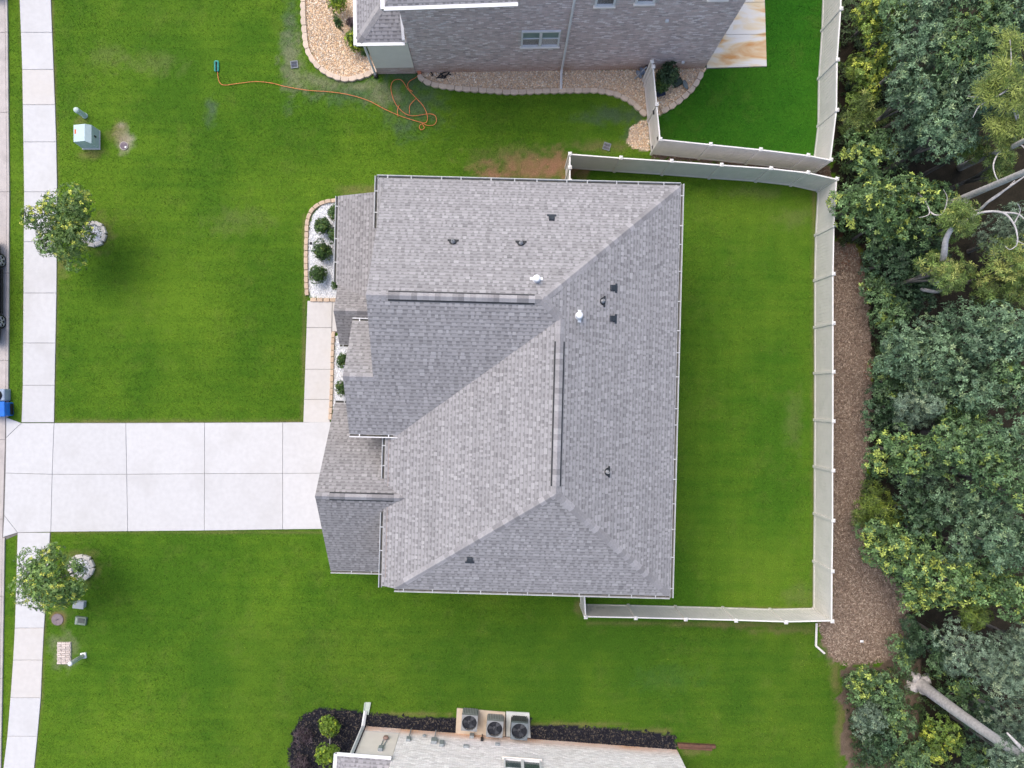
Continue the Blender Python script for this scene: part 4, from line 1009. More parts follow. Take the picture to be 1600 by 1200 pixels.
def build_fences():
    t = thing('fence', P(1301, 600, 0), 'pale vinyl privacy fence enclosing the lawn behind the grey roofed house', 'fence')
    fence_run(t, [(890.5, 283), (890.5, 262), (890.5, 241)]); fence_run(t, [(890.5, 241), (970, 247), (1049, 252), (1127, 258), (1204, 263.5), (1262, 270), (1307, 280)], skip_first=True)
    fence_run(t, [(1307, 280), (1303, 353), (1301.5, 428), (1301.5, 505), (1301.5, 581), (1301.5, 658), (1301, 735), (1301, 813), (1300, 892), (1299.5, 970)], skip_first=True)
    fence_run(t, [(1299.5, 970), (1227.5, 971.5), (1149.5, 969), (1071, 967), (993, 965), (915, 963.5)], skip_first=True); fence_run(t, [(915, 963.5), (913, 925)], skip_first=True)
    t = thing('fence', P(1300, 150, 0), 'pale vinyl fence with a gate enclosing the darker lawn beside the rusty patio', 'fence')
    fence_run(t, [(1018.5, 97), (1020.5, 105), (1026, 163.5)])
    fence_run(t, [(1031.5, 218), (1110, 226), (1188, 234), (1262, 243), (1297.5, 250)]); fence_run(t, [(1297.5, 250), (1307, 172.5), (1308, 94), (1313.5, 14.5), (1316, -60)], skip_first=True)
    g = thing('gate', P(1022, 195, 0), 'narrow pale vinyl gate with black hinges between two fence posts', 'gate')
    a, b = P(1026, 163.5, 1.83), P(1031.5, 218, 1.83); a2, b2 = a + (b - a) * 0.06, b + (a - b) * 0.06
    L = (b2 - a2).length; an = math.atan2((b2 - a2).y, (b2 - a2).x); m = (a2 + b2) / 2; c, s = math.cos(an), math.sin(an)
    q = MB(); n = round(L / 0.15); w = L / n
    for k in range(n): q.box((m.x + (-L / 2 + w * (k + .5)) * c, m.y + (-L / 2 + w * (k + .5)) * s, 0.92), (w - 0.009, 0.024, 1.55), an)
    q.box((m.x, m.y, 0.92), (L, 0.012, 1.53), an); q.build('panel', M_vinyl, g)
    q = MB(); q.box((m.x, m.y, 1.76), (L, 0.055, 0.13), an, 0.006); q.build('top_rail', M_vinylw, g); q = MB(); q.box((m.x, m.y, 0.14), (L, 0.055, 0.13), an, 0.006); q.build('bottom_rail', M_vinyl, g)
    nrm = Vector((-s, c, 0)); nrm = nrm if nrm.x < 0 else -nrm
    for z in (0.45, 1.55):
        q = MB(); p = b2 + nrm * 0.04; q.box((p.x - c * 0.03, p.y - s * 0.03, z), (0.2, 0.03, 0.1), an, 0.006); q.build('hinge', M_black, g)
    q = MB(); p = a2 + nrm * 0.05; q.box((p.x + c * 0.05, p.y + s * 0.05, 1.35), (0.16, 0.05, 0.08), an, 0.008); q.build('latch', M_black, g)

# ---------------------------------------------------------------- beds, edging, gravel
def stone_mesh(name, l, w, h, front=0.35, seed=0):
    """edging block with a rounded outer face (outer side is -y)"""
    r = random.Random(seed); pts = []
    n = 6
    for i in range(n + 1):
        t = i / n; x = -l / 2 + l * t; y = -w / 2 - math.sin(math.pi * t) * w * front * 0.6 + abs(t - 0.5) * 0.02; pts.append((x + r.uniform(-.004, .004), y))
    pts += [(l / 2 - 0.01, w / 2), (-l / 2 + 0.01, w / 2)]
    b = MB(); b.prism([Vector(p) for p in pts], -0.03, h, 0.014); return b.mesh(name)

def edging(label, group, px, step, l, w, h, m, flip=False, closed=False, front=0.35):
    pts = P2(px); pl = resample(smooth_path(pts, 8) if not closed else pts, step, closed)
    c = sum((p for p, _ in pl), Vector((0, 0))) / len(pl)
    t = thing('stone_edging', (c.x, c.y, 0), label, 'edging', group)
    ms = [stone_mesh('edging_stone', l * k, w, h * kk, front, i) for i, (k, kk) in enumerate(((1, 1), (0.97, 1.1), (0.98, 0.93)))]
    for me in ms: me.materials.append(m)
    for i, (p, an) in enumerate(pl):
        add('edging_stone', ms[i % 3], t, (p.x, p.y, 0), an + (math.pi if flip else 0) + RNG.uniform(-.03, .03))
    return t

def scatter_stones(name, label, zones, dens, size, pal, z=0.0, flat=0.7, holes=()):
    V = []; C = []
    oct_ = np.array([(1, 0, 0), (0, 1, 0), (-1, 0, 0), (0, -1, 0), (0, 0, 1)], float); fc = [(0, 1, 4), (1, 2, 4), (2, 3, 4), (3, 0, 4)]
    for px in zones:
        poly = zone_world(px); xs = [p[0] for p in poly]; ys = [p[1] for p in poly]
        n = int((max(xs) - min(xs)) * (max(ys) - min(ys)) * dens); x = NR.uniform(min(xs), max(xs), n); y = NR.uniform(min(ys), max(ys), n)
        k = inside(x, y, poly)
        for h_ in holes: k &= ~inside(x, y, h_)
        x, y = x[k], y[k]; n = len(x)
        s = NR.uniform(size[0], size[1], n)[:, None, None]; an = NR.uniform(0, 6.28, n)
        d_ = oct_[None] * (1 + NR.uniform(-.35, .35, (n, 5, 1))) * np.array([1, 0.72, flat]) * s
        d_[:, :, 0] += NR.uniform(-.2, .2, (n, 5)) * s[:, :, 0]
        rx = d_[:, :, 0] * np.cos(an)[:, None] - d_[:, :, 1] * np.sin(an)[:, None]; ry = d_[:, :, 0] * np.sin(an)[:, None] + d_[:, :, 1] * np.cos(an)[:, None]
        pts = np.stack([x[:, None] + rx, y[:, None] + ry, z + d_[:, :, 2] + 0.004], 2)
        col = np.array(pal)[NR.integers(0, len(pal), n)] * NR.normal(1, 0.12, (n, 1)).clip(0.6, 1.4)
        tri = pts[:, fc].reshape(-1, 3); V.append(tri); C.append(np.repeat(col, 12, 0))
    me = np_mesh(name, np.concatenate(V), 3, np.concatenate(C)); me.materials.append(M_gravel)
    return tag(add(name, me), label, 'gravel', kind='stuff')

def scatter_chips(name, label, zones, dens, size, pal, holes=(), z=0.006):
    V = []; C = []
    for px in zones:
        poly = zone_world(px); xs = [p[0] for p in poly]; ys = [p[1] for p in poly]
        n = int((max(xs) - min(xs)) * (max(ys) - min(ys)) * dens); x = NR.uniform(min(xs), max(xs), n); y = NR.uniform(min(ys), max(ys), n)
        gx, gy = gpx(x, y); k = inside(x + (vn(gx, gy, 6, 41) - .5) * .3, y + (vn(gx, gy, 6, 42) - .5) * .3, poly); x, y = x[k], y[k]; n = len(x)
        l = NR.uniform(size[0], size[1], n); w = l * NR.uniform(0.15, 0.45, n); an = NR.uniform(0, 6.28, n); dx, dy = np.cos(an), np.sin(an)
        za = z + NR.uniform(0, 0.03, (n, 4))
        q = np.stack([np.stack([x + dx * l * sx - dy * w * sy, y + dy * l * sx + dx * w * sy, za[:, i]], 1) for i, (sx, sy) in enumerate(((-1, -1), (1, -1), (1, 1), (-1, 1)))], 1)
        col = np.array(pal)[NR.integers(0, len(pal), n)] * NR.normal(1, 0.18, (n, 1)).clip(0.5, 1.6)
        V.append(q.reshape(-1, 3)); C.append(np.repeat(col, 4, 0))
    me = np_mesh(name, np.concatenate(V), 4, np.concatenate(C)); me.materials.append(M_chip)
    return tag(add(name, me), label, 'mulch', kind='stuff')

# ---------------------------------------------------------------- plants
def sprays(pos, nrm, k, L, Wd, col, rnd=0.27, droop=0.25, jit=0.35):
    """rosettes of k leaves at pos facing nrm -> quads and colours"""
    n = len(pos)
    ref = np.where(np.abs(nrm[:, 2:3]) < 0.9, np.array([[0, 0, 1.0]]), np.array([[1.0, 0, 0]]))
    t1 = np.cross(nrm, ref); t1 /= np.linalg.norm(t1, axis=1, keepdims=True) + 1e-9; t2 = np.cross(nrm, t1)
    ph = NR.uniform(0, 6.28, (n, 1)) + np.arange(k)[None] * 2 * math.pi / k + NR.uniform(-jit, jit, (n, k))
    el = NR.uniform(-droop, 0.55, (n, k))
    dv = (np.cos(ph)[..., None] * t1[:, None] + np.sin(ph)[..., None] * t2[:, None]) * np.cos(el)[..., None] + np.sin(el)[..., None] * nrm[:, None]
    sd_ = np.cross(dv, nrm[:, None] + NR.normal(0, 0.25, (n, k, 3))); sd_ /= np.linalg.norm(sd_, axis=2, keepdims=True) + 1e-9
    ln = L * NR.uniform(0.65, 1.2, (n, k, 1)); p0 = pos[:, None] + dv * ln * 0.08
    mid = p0 + dv * ln * 0.5 + nrm[:, None] * ln * 0.06; tip = p0 + dv * ln - nrm[:, None] * ln * 0.06
    q = np.stack([p0, mid + sd_ * Wd, tip, mid - sd_ * Wd], 2).reshape(-1, 3)
    c = col[:, None] * NR.normal(1, rnd, (n, k, 1)).clip(0.5, 1.6); c = np.repeat(c.reshape(-1, 3), 4, 0)
    return q, c

STY = {  # leaf colours: (dark, light, tip), tip share, leaves per spray, leaf length, half width
    'blue': ((0.042, 0.085, 0.048), (0.213, 0.335, 0.183), (0.26, 0.36, 0.17), 0.12, 7, 0.137, 0.0258),
    'green': ((0.039, 0.083, 0.035), (0.174, 0.290, 0.122), (0.28, 0.38, 0.09), 0.13, 7, 0.137, 0.0274),
    'tip': ((0.040, 0.088, 0.033), (0.181, 0.302, 0.109), (0.42, 0.51, 0.11), 0.30, 7, 0.144, 0.0289),
    'yellow': ((0.054, 0.097, 0.022), (0.232, 0.347, 0.064), (0.44, 0.50, 0.07), 0.36, 7, 0.114, 0.0251),
    'olive': ((0.062, 0.100, 0.026), (0.241, 0.351, 0.086), (0.38, 0.42, 0.11), 0.28, 11, 0.178, 0.0127),
    'dark': ((0.022, 0.048, 0.024), (0.085, 0.161, 0.077), (0.11, 0.18, 0.07), 0.12, 7, 0.122, 0.0243),
    'gray': ((0.058, 0.094, 0.065), (0.238, 0.337, 0.225), (0.30, 0.38, 0.23), 0.18, 9, 0.106, 0.0152),
    'needle': ((0.047, 0.083, 0.017), (0.193, 0.283, 0.046), (0.24, 0.31, 0.05), 0.25, 12, 0.170, 0.0102),
    'street': ((0.080, 0.155, 0.046), (0.22, 0.34, 0.088), (0.52, 0.56, 0.09), 0.20, 6, 0.104, 0.0266),
    'ball':  ((0.030, 0.080, 0.020), (0.085, 0.155, 0.034), (0.17, 0.23, 0.045), 0.12, 6, 0.060, 0.0150),
    'lime':  ((0.075, 0.150, 0.016), (0.20, 0.31, 0.028), (0.38, 0.48, 0.04), 0.3, 6, 0.080, 0.0180),
    'purple': ((0.055, 0.036, 0.046), (0.115, 0.085, 0.095), (0.17, 0.13, 0.14), 0.2, 8, 0.120, 0.0100),
}
def crown_mesh(name, c, r, rz, sty, n, off, lobes=7, lobe_r=0.52, inner=0.25, flat_dir=None):
    dk, lt, tp, share, k, L, Wd = STY[sty]
    dk, lt, tp = map(np.array, (dk, lt, tp))
    cen = []
    for i in range(lobes):
        an = i * 2.399 + NR.uniform(-.4, .4); rr = r * (1 - lobe_r) * math.sqrt((i + 0.4) / lobes) * NR.uniform(0.85, 1.15)
        cen.append((c[0] + rr * math.cos(an), c[1] + rr * math.sin(an), c[2] + rz * (NR.uniform(-0.45, 0.45) + 0.5 * (1 - (rr / r) ** 2) - 0.2)))
    cen = np.array(cen); lr = r * lobe_r * NR.uniform(0.72, 1.12, lobes)
    ids = NR.integers(0, lobes, n)
    dv = NR.normal(0, 1, (n, 3)); dv[:, 2] = np.abs(dv[:, 2]) * 1.1 - 0.45; dv /= np.linalg.norm(dv, axis=1, keepdims=True)
    rad = np.where(NR.uniform(0, 1, n) < inner, NR.uniform(0.35, 0.9, n), NR.normal(1.0, 0.07, n))
    bl = 0.86 + 0.28 * vn(dv[:, 0] * 3 + ids * 7, dv[:, 1] * 3 + dv[:, 2] * 2, 0.8, 77)
    pos = cen[ids] + dv * (lr[ids] * rad * bl)[:, None] * np.array([1, 1, rz / r])
    pos[:, 2] = np.maximum(pos[:, 2], 0.06)
    nrm = dv * 0.95 + np.array([0, 0, 0.25]) + NR.normal(0, 0.30, (n, 3)); nrm /= np.linalg.norm(nrm, axis=1, keepdims=True)
    t = NR.beta(2, 2, n)[:, None]; lobe_t = NR.uniform(0.72, 1.22, lobes)[ids][:, None]
    col = (dk * (1 - t) + lt * t) * lobe_t
    # young shoots sit together on the outside of some lobes
    sh = vn(pos[:, 0], pos[:, 1], r * 0.16 + 0.10, 91); isn = (NR.uniform(0, 1, n) < share * 2.2 * np.clip((sh - 0.3) * 2, 0, 1)) & (rad > 0.93) & (dv[:, 2] > -0.1)
    col = np.where(isn[:, None], tp * NR.uniform(0.75, 1.1, (n, 1)), col)
    q, cc = sprays(pos, nrm, k, L, Wd, col)
    me = np_mesh(name, q, 4, cc, off); me.materials.append(M_leaf); return me, cen, lr

def plant(name, label, cat, group, px, py, z, rpx, sty, dens=1.0, flat=0.8, base=None, trunk_r=None, lobes=7, lobe_r=0.52, trunk=True, inner=0.25, bark=None, stem_name='trunk', crown_name='crown'):
    c = P(px, py, z); r = rpx * 1.16 * (H - z) / F
    if crown_name == 'foliage': dens *= 4.0
    b = Vector((c.x, c.y, 0)) if base is None else P(*base)
    gx_, gy_ = gpx(b.x, b.y)
    if gx_ > 1296: b.x = max(b.x, P(float(np.interp(gy_, [370, 385, 520, 640, 720, 790, 860, 920, 985, 1035, 1060], [1325, 1345, 1372, 1374, 1368, 1362, 1372, 1420, 1430, 1415, 1325])), 0).x)
    t = thing(name, (b.x, b.y, 0), label, cat, group)
    k, L, Wd = STY[sty][4:7]
    n = int(dens * 9.0 * (r * r * 3.2) / (k * L * Wd * 2) * 0.30)
    n = max(60, min(n, 4200))
    me, cen, lr = crown_mesh(crown_name, c, r, r * flat, sty, n, (b.x, b.y, 0), lobes, lobe_r, inner)
    add(crown_name, me, t)
    if trunk:
        mb = MB(); tr = trunk_r or max(0.03, 0.045 * r + 0.02 * z / 2)
        top = Vector((c.x, c.y, z)); mid = b + (top - b) * 0.5 + Vector((RNG.uniform(-.06, .06) * r, RNG.uniform(-.06, .06) * r, 0))
        mb.tube(smooth_path([b + Vector((0, 0, -0.05)), b + (mid - b) * 0.3 + Vector((0, 0, 0.02)), mid, top], 4), [tr * (1.25 - 0.75 * i / 12) for i in range(13)], 8)
        for i in range(min(lobes, 6)):
            s0 = b + (top - b) * RNG.uniform(0.45, 0.85); e = Vector(cen[i]); m_ = (s0 + e) / 2 + Vector((0, 0, 0.12 * r))
            mb.tube([s0, m_, e], [tr * 0.55, tr * 0.4, tr * 0.18], 6)
        mb.build(stem_name, bark or M_bark, t, True)
    return t

def build_plants():
    # two young street trees in gravel rings
    plant('street_tree', 'young leafy tree with yellow shoots overhanging the sidewalk north of the driveway', 'tree', 'young trees along the sidewalk', 105, 353, 2.35, 59, 'street', 2.6, 0.85, base=(147, 366), trunk_r=0.06, lobes=17, lobe_r=0.32, inner=0.38)
    plant('street_tree', 'young leafy tree with yellow shoots overhanging the sidewalk south of the driveway', 'tree', 'young trees along the sidewalk', 84, 907, 2.35, 55, 'street', 2.6, 0.85, base=(128, 886), trunk_r=0.06, lobes=16, lobe_r=0.33, inner=0.38)
    # clipped shrubs in the white gravel beds
    g = 'round shrubs in the white gravel beds'
    for px, py, r, lb in ((505, 355, 13.5, 'round clipped green shrub in white gravel, at the curved end of the bed'), (504, 393, 14.5, 'round clipped green shrub in white gravel, middle of the outer three'), (498, 429, 13.5, 'round clipped green shrub in white gravel, next to the front walk'),
                          (527, 333, 13, 'green shrub in white gravel under the porch gutter, at the rounded end of the bed'), (526, 369, 12, 'green shrub in white gravel half under the porch gutter, middle one'), (527, 444, 9, 'small green shrub in white gravel half under the porch gutter, next to the front walk'),
                          (537, 563, 11, 'green shrub in the narrow white gravel strip below the bay roof'), (536, 606, 11, 'green shrub in the narrow white gravel strip next to the garage roof')):
        plant('round_shrub', lb, 'shrub', g, px, py, 0.42, r, 'ball', 1.3, 0.9, lobes=9, lobe_r=0.6, trunk_r=0.02, inner=0.2, stem_name='stem', crown_name='foliage')
    # north neighbour's bed
    plant('round_shrub', 'round olive green shrub in tan gravel beside the neighbour\'s porch roof', 'shrub', None, 528, 7, 0.55, 14, 'lime', 1.0, 0.9, lobes=9, lobe_r=0.6, stem_name='stem', crown_name='foliage')
    plant('round_shrub', 'yellow green shrub in tan gravel peeping out under the porch gutter corner', 'shrub', None, 556, 65, 0.5, 16, 'lime', 1.2, 0.9, lobes=9, lobe_r=0.6, stem_name='stem', crown_name='foliage')
    plant('round_shrub', 'small darker green shrub in tan gravel beside the white downspout', 'shrub', None, 570, 80, 0.3, 8, 'ball', 1.2, 0.9, lobes=7, lobe_r=0.6, stem_name='stem', crown_name='foliage')
    t = plant('column_shrub', 'slim dark green columnar evergreen standing in tan gravel', 'shrub', None, 529, 38, 0.75, 6, 'ball', 1.8, 2.6, base=(536, 50), lobes=6, lobe_r=0.7, stem_name='stem', crown_name='foliage')
    plant('purple_shrub', 'small purple leaved shrub against the neighbour\'s porch gutter', 'shrub', None, 549, 37, 0.3, 7, 'purple', 1.2, 0.9, lobes=6, lobe_r=0.6, stem_name='stem', crown_name='foliage')
    plant('round_shrub', 'dark green shrub behind the vinyl fence against the brick wall', 'shrub', None, 1042, 118, 0.5, 17, 'dark', 1.3, 0.8, lobes=9, lobe_r=0.55, stem_name='stem', crown_name='foliage')
    plant('round_shrub', 'mid green shrub behind the vinyl fence in tan gravel', 'shrub', None, 1034, 134, 0.42, 12, 'ball', 1.2, 0.8, lobes=8, lobe_r=0.6, stem_name='stem', crown_name='foliage')
    # south neighbour's black mulch bed
    plant('round_shrub', 'lime green shrub in black mulch near the curved lawn edge', 'shrub', None, 515.5, 1133, 0.55, 16, 'lime', 0.9, 0.9, lobes=10, lobe_r=0.5, stem_name='stem', crown_name='foliage')
    plant('standard_shrub', 'lime green shrub on a thin bare stem beside the white fascia corner', 'shrub', None, 513, 1178, 1.3, 18, 'lime', 1.0, 0.8, base=(516, 1152), lobes=10, lobe_r=0.5, trunk_r=0.022, bark=M_barkpale, stem_name='stem', crown_name='foliage')
    plant('purple_shrub', 'feathery purple shrub in black mulch beside the lime shrub', 'shrub', None, 474, 1150, 0.35, 17, 'purple', 0.22, 0.6, lobes=11, lobe_r=0.42, stem_name='stem', crown_name='foliage')
    plant('purple_shrub', 'feathery purple shrub in black mulch further along the bed', 'shrub', None, 470, 1196, 0.35, 16, 'purple', 0.22, 0.6, lobes=11, lobe_r=0.42, stem_name='stem', crown_name='foliage')

WOOD = [  # picture x, y, crown height, radius (px), style, density
    (1362, 28, 1.9, 40, 'yellow'), (1364, 98, 1.7, 40, 'yellow'), (1334, 112, 1.2, 20, 'needle'), (1346, 184, 1.2, 34, 'olive'), (1348, 238, 1.6, 42, 'tip'), (1350, 148, 1.4, 26, 'yellow'),
    (1458, 22, 4.4, 58, 'blue'), (1540, 36, 5.6, 62, 'green'), (1424, 92, 4.0, 52, 'blue'), (1500, 84, 5.8, 58, 'green'), (1420, 152, 3.8, 48, 'blue'), (1470, 140, 5.0, 46, 'blue'), (1516, 160, 5.8, 60, 'blue'),
    (1424, 218, 3.2, 46, 'blue'), (1478, 210, 4.6, 48, 'blue'), (1560, 120, 4.6, 44, 'dark'), (1590, 30, 5.6, 46, 'blue'), (1356, 276, 1.6, 34, 'green'), (1392, 40, 2.4, 40, 'green'),
    (1334, 324, 2.2, 42, 'tip'), (1392, 314, 2.8, 50, 'tip'), (1450, 318, 3.4, 48, 'tip'), (1372, 356, 1.9, 42, 'green'), (1430, 360, 2.6, 42, 'green'), (1516, 234, 3.6, 26, 'olive'), (1558, 262, 4.4, 30, 'olive'), (1580, 372, 3.0, 54, 'gray'),
    (1494, 346, 5.4, 34, 'olive'), (1474, 424, 5.0, 42, 'olive'), (1566, 430, 4.0, 62, 'olive'), (1388, 408, 1.6, 46, 'dark'), (1432, 420, 1.9, 40, 'dark'), (1368, 452, 1.4, 26, 'green'), (1424, 456, 1.8, 40, 'dark'),
    (1386, 494, 1.8, 36, 'green'), (1412, 550, 3.2, 50, 'blue'), (1482, 528, 4.6, 58, 'blue'), (1556, 524, 5.2, 60, 'blue'), (1388, 594, 1.7, 34, 'green'), (1452, 588, 4.0, 54, 'blue'), (1530, 596, 5.0, 62, 'blue'), (1590, 590, 5.4, 48, 'green'),
    (1382, 642, 1.9, 38, 'dark'), (1430, 636, 2.8, 46, 'gray'), (1500, 648, 3.8, 44, 'green'), (1398, 706, 2.6, 48, 'tip'), (1476, 698, 3.8, 56, 'green'), (1530, 716, 4.4, 54, 'green'), (1588, 690, 5.2, 44, 'blue'), (1432, 742, 2.4, 42, 'blue'),
    (1366, 792, 1.1, 36, 'needle'), (1436, 800, 2.0, 48, 'dark'), (1494, 790, 3.4, 44, 'blue'), (1544, 810, 4.4, 54, 'blue'), (1590, 760, 5.4, 42, 'green'), (1580, 852, 5.0, 50, 'blue'), (1500, 850, 3.4, 40, 'blue'),
    (1370, 846, 2.6, 42, 'tip'), (1420, 872, 3.2, 52, 'tip'), (1478, 906, 3.8, 52, 'tip'), (1540, 900, 4.4, 48, 'tip'), (1590, 930, 4.8, 46, 'tip'), (1430, 928, 2.6, 34, 'tip'), (1520, 952, 3.6, 34, 'needle'),
    (1432, 992, 1.1, 36, 'dark'), (1410, 1020, 0.8, 26, 'green'), (1508, 1016, 3.4, 48, 'gray'), (1562, 1046, 4.0, 54, 'gray'), (1590, 1000, 3.0, 34, 'gray'), (1588, 1130, 4.4, 48, 'gray'), (1590, 1190, 4.8, 44, 'gray'),
    (1340, 1064, 0.9, 30, 'tip'), (1382, 1078, 0.9, 34, 'green'), (1352, 1118, 0.8, 34, 'gray'), (1398, 1118, 0.8, 30, 'green'), (1466, 1026, 0.7, 26, 'green'), (1500, 1080, 0.9, 34, 'green'), (1470, 1150, 0.9, 36, 'yellow'), (1372, 1158, 0.7, 36, 'dark'), (1420, 1176, 0.7, 34, 'green'), (1540, 1120, 1.4, 34, 'dark'), (1520, 1190, 1.2, 36, 'green'),
]
WL = {'blue': ('broadleaf_tree', 'blue green broadleaf tree', 'tree', 'blue green trees of the wood'),
      'green': ('broadleaf_tree', 'mid green broadleaf tree', 'tree', 'mid green trees of the wood'),
      'tip': ('broadleaf_tree', 'green tree with bright yellow shoots', 'tree', 'yellow tipped trees of the wood'),
      'yellow': ('leafy_bush', 'yellow green leafy bush', 'bush', 'yellow green bushes of the wood'),
      'olive': ('fine_leaved_tree', 'olive fine leaved tree', 'tree', 'olive fine leaved trees of the wood'),
      'dark': ('broadleaf_bush', 'dark green low bush', 'bush', 'dark low bushes of the wood'),
      'gray': ('grey_leaved_tree', 'grey green small leaved tree', 'tree', 'grey green trees of the wood'),
      'needle': ('juniper_bush', 'yellow green needle leaved juniper', 'juniper', 'junipers of the wood')}
def wood_place(px, py, z):
    front = z < 2.7
    if py < 255: return 'right behind the fence of the darker lawn' if front and px < 1400 else ('deep in the wood behind the darker lawn' if px > 1495 else 'in the wood facing the darker lawn')
    if py < 390: return 'where the two fences meet' if px < 1400 else 'around the bare pale limbs'
    if py < 620: return 'edging the mulch strip, neighbour\'s side' if front else ('second row behind the mulch strip, neighbour\'s side' if px < 1520 else 'deep in the wood behind the narrow mulch strip')
    if py < 815: return 'edging the middle of the mulch strip' if front else ('second row behind the middle of the mulch strip' if px < 1520 else 'deep in the wood behind the middle of the mulch')
    if py < 960: return 'leaning over the wide end of the mulch' if px < 1450 else 'behind the wide end of the mulch'
    return 'between the lower lawn and the thick grey trunk' if px < 1430 else 'beyond the thick grey trunk'

def build_wood():
    for e in WOOD:
        px, py, z, r, sty = e; nm, lb, cat, gp = WL[sty]
        if z < 1.3 and sty in ('green', 'tip', 'gray'):
            nm, cat = 'leafy_bush', 'bush'; lb = lb.replace('broadleaf tree', 'low bush').replace('small leaved tree', 'low bush').replace('green tree with', 'low bush with'); gp = 'low bushes by the thick trunk'
        lb = ('small ' if r < 35 else 'large ' if r >= 56 else '') + lb + ' ' + wood_place(px, py, z)
        plant(nm, lb, cat, gp, px, py, z * RNG.uniform(0.85, 1.25), r * 0.96, sty, 1.7, 1.0, lobes=max(8, int(r / 4.2)), lobe_r=0.38 if sty not in ('olive', 'needle') else 0.36, inner=0.06, trunk_r=0.04 + 0.015 * z)
    # tall tree with its bare trunk in view
    b = P(1433, 1066); t = thing('tall_tree', (b.x, b.y, 0), 'tall tree with thick bare grey trunk and flared root at the lawn corner', 'tree')
    mb = MB(); path = [b + Vector((0, 0, -0.1)), b + Vector((0.04, -0.02, 0.35)), b + Vector((0.05, -0.08, 1.2)), b + Vector((0.0, -0.1, 3.5)), b + Vector((-0.05, -0.05, 6.0)), b + Vector((0.05, 0.05, 7.6)), b + Vector((0, 0, 9.4))]
    mb.tube(smooth_path(path, 5), [0.56, 0.45, 0.37, 0.32, 0.30] + [0.28 - 0.007 * i for i in range(26)], 14)
    for an in (2.2, 3.6, 5.2, 0.6): mb.tube([b + Vector((math.cos(an) * 0.25, math.sin(an) * 0.25, 0.3)), b + Vector((math.cos(an) * 0.42, math.sin(an) * 0.42, 0.04)), b + Vector((math.cos(an) * 0.62, math.sin(an) * 0.62, -0.08))], [0.24, 0.17, 0.10], 8)
    for k in range(7):
        an = k * 2.4; z0 = 6.6 + k * 0.3; mb.tube([b + Vector((0, 0, z0)), b + Vector((math.cos(an) * 1.2, math.sin(an) * 1.2, z0 + 0.9)), b + Vector((math.cos(an) * 2.3, math.sin(an) * 2.3, z0 + 1.3))], [0.12, 0.08, 0.03], 7)
    mb.build('trunk', M_barkpale, t, True)
    me, _, _ = crown_mesh('crown', (b.x + 0.3, b.y - 0.2, 7.6), 2.2, 2.5, 'gray', 2600, (b.x, b.y, 0), 14, 0.40); add('crown', me, t)
    b = P(1512, 1096); t = thing('slim_tree', (b.x, b.y, 0), 'slim tree with dark bare trunk beside the thick grey trunk', 'tree')
    mb = MB(); mb.tube(smooth_path([b, b + Vector((0, 0, 2)), b + Vector((0.1, 0.05, 5.5)), b + Vector((0.1, 0, 8.5))], 4), [0.17 - 0.008 * i for i in range(13)], 10); mb.build('trunk', M_bark, t, True)
    me, _, _ = crown_mesh('crown', (b.x + 0.1, b.y, 8.2), 1.7, 1.9, 'gray', 700, (b.x, b.y, 0), 8, 0.45); add('crown', me, t)
    # trees with bare pale limbs in the upper wood
    b = P(1420, 346); t = thing('bare_tree', (b.x, b.y, 0), 'tall tree with smooth pale trunk and bare curving limbs above the yellow tipped trees', 'tree')
    def V3(px, py, z): return P(px, py, z)
    mb = MB(); top = V3(1640, 252, 9.6)
    mb.tube(smooth_path([b, V3(1456, 331, 2.2), V3(1506, 309, 4.4), V3(1556, 288, 6.6), top], 5), [0.17 - 0.0036 * i for i in range(21)], 12)
    for pts, r0 in (([(1506, 309, 4.4), (1524, 330, 5.4), (1548, 312, 6.2), (1580, 290, 6.8), (1606, 272, 7.2)], 0.07), ([(1520, 332, 5.3), (1496, 352, 5.6), (1530, 333, 6.0), (1566, 332, 6.4), (1584, 350, 6.6), (1590, 372, 6.6), (1588, 384, 6.5)], 0.06),
                    ([(1566, 332, 6.4), (1590, 334, 6.7), (1602, 344, 6.9)], 0.04), ([(1540, 318, 6.0), (1562, 304, 6.5), (1586, 282, 6.9)], 0.045), ([(1452, 330, 4.4), (1462, 336, 4.6), (1474, 332, 4.8), (1480, 310, 5.0), (1474, 296, 5.2)], 0.035), ([(1434, 302, 4.2), (1446, 314, 4.4), (1452, 334, 4.6), (1436, 340, 4.5)], 0.035),
                    ([(1588, 384, 6.5), (1578, 390, 6.4), (1570, 384, 6.4)], 0.02), ([(1588, 376, 6.5), (1602, 382, 6.6)], 0.02), ([(1584, 350, 6.6), (1594, 330, 6.8), (1590, 318, 7.0)], 0.025)):
        mb.tube(smooth_path([V3(*p) for p in pts], 5), [r0 * (1 - 0.7 * i / ((len(pts) - 1) * 5)) for i in range((len(pts) - 1) * 5 + 1)], 7)
    mb.build('trunk', M_barkpale, t, True)
    b = P(1572, 100); t = thing('pine_tree', (P(1560, 150).x, P(1560, 150).y, 0), 'olive pine with long bare grey branches at the upper right of the wood', 'pine')
    bb = P(1530, 240); mb = MB(); mb.tube(smooth_path([P(1500, 262, 0), P(1536, 246, 3.2), P(1575, 232, 6.0), P(1612, 214, 8.0)], 4), [0.16 - 0.007 * i for i in range(13)], 9)
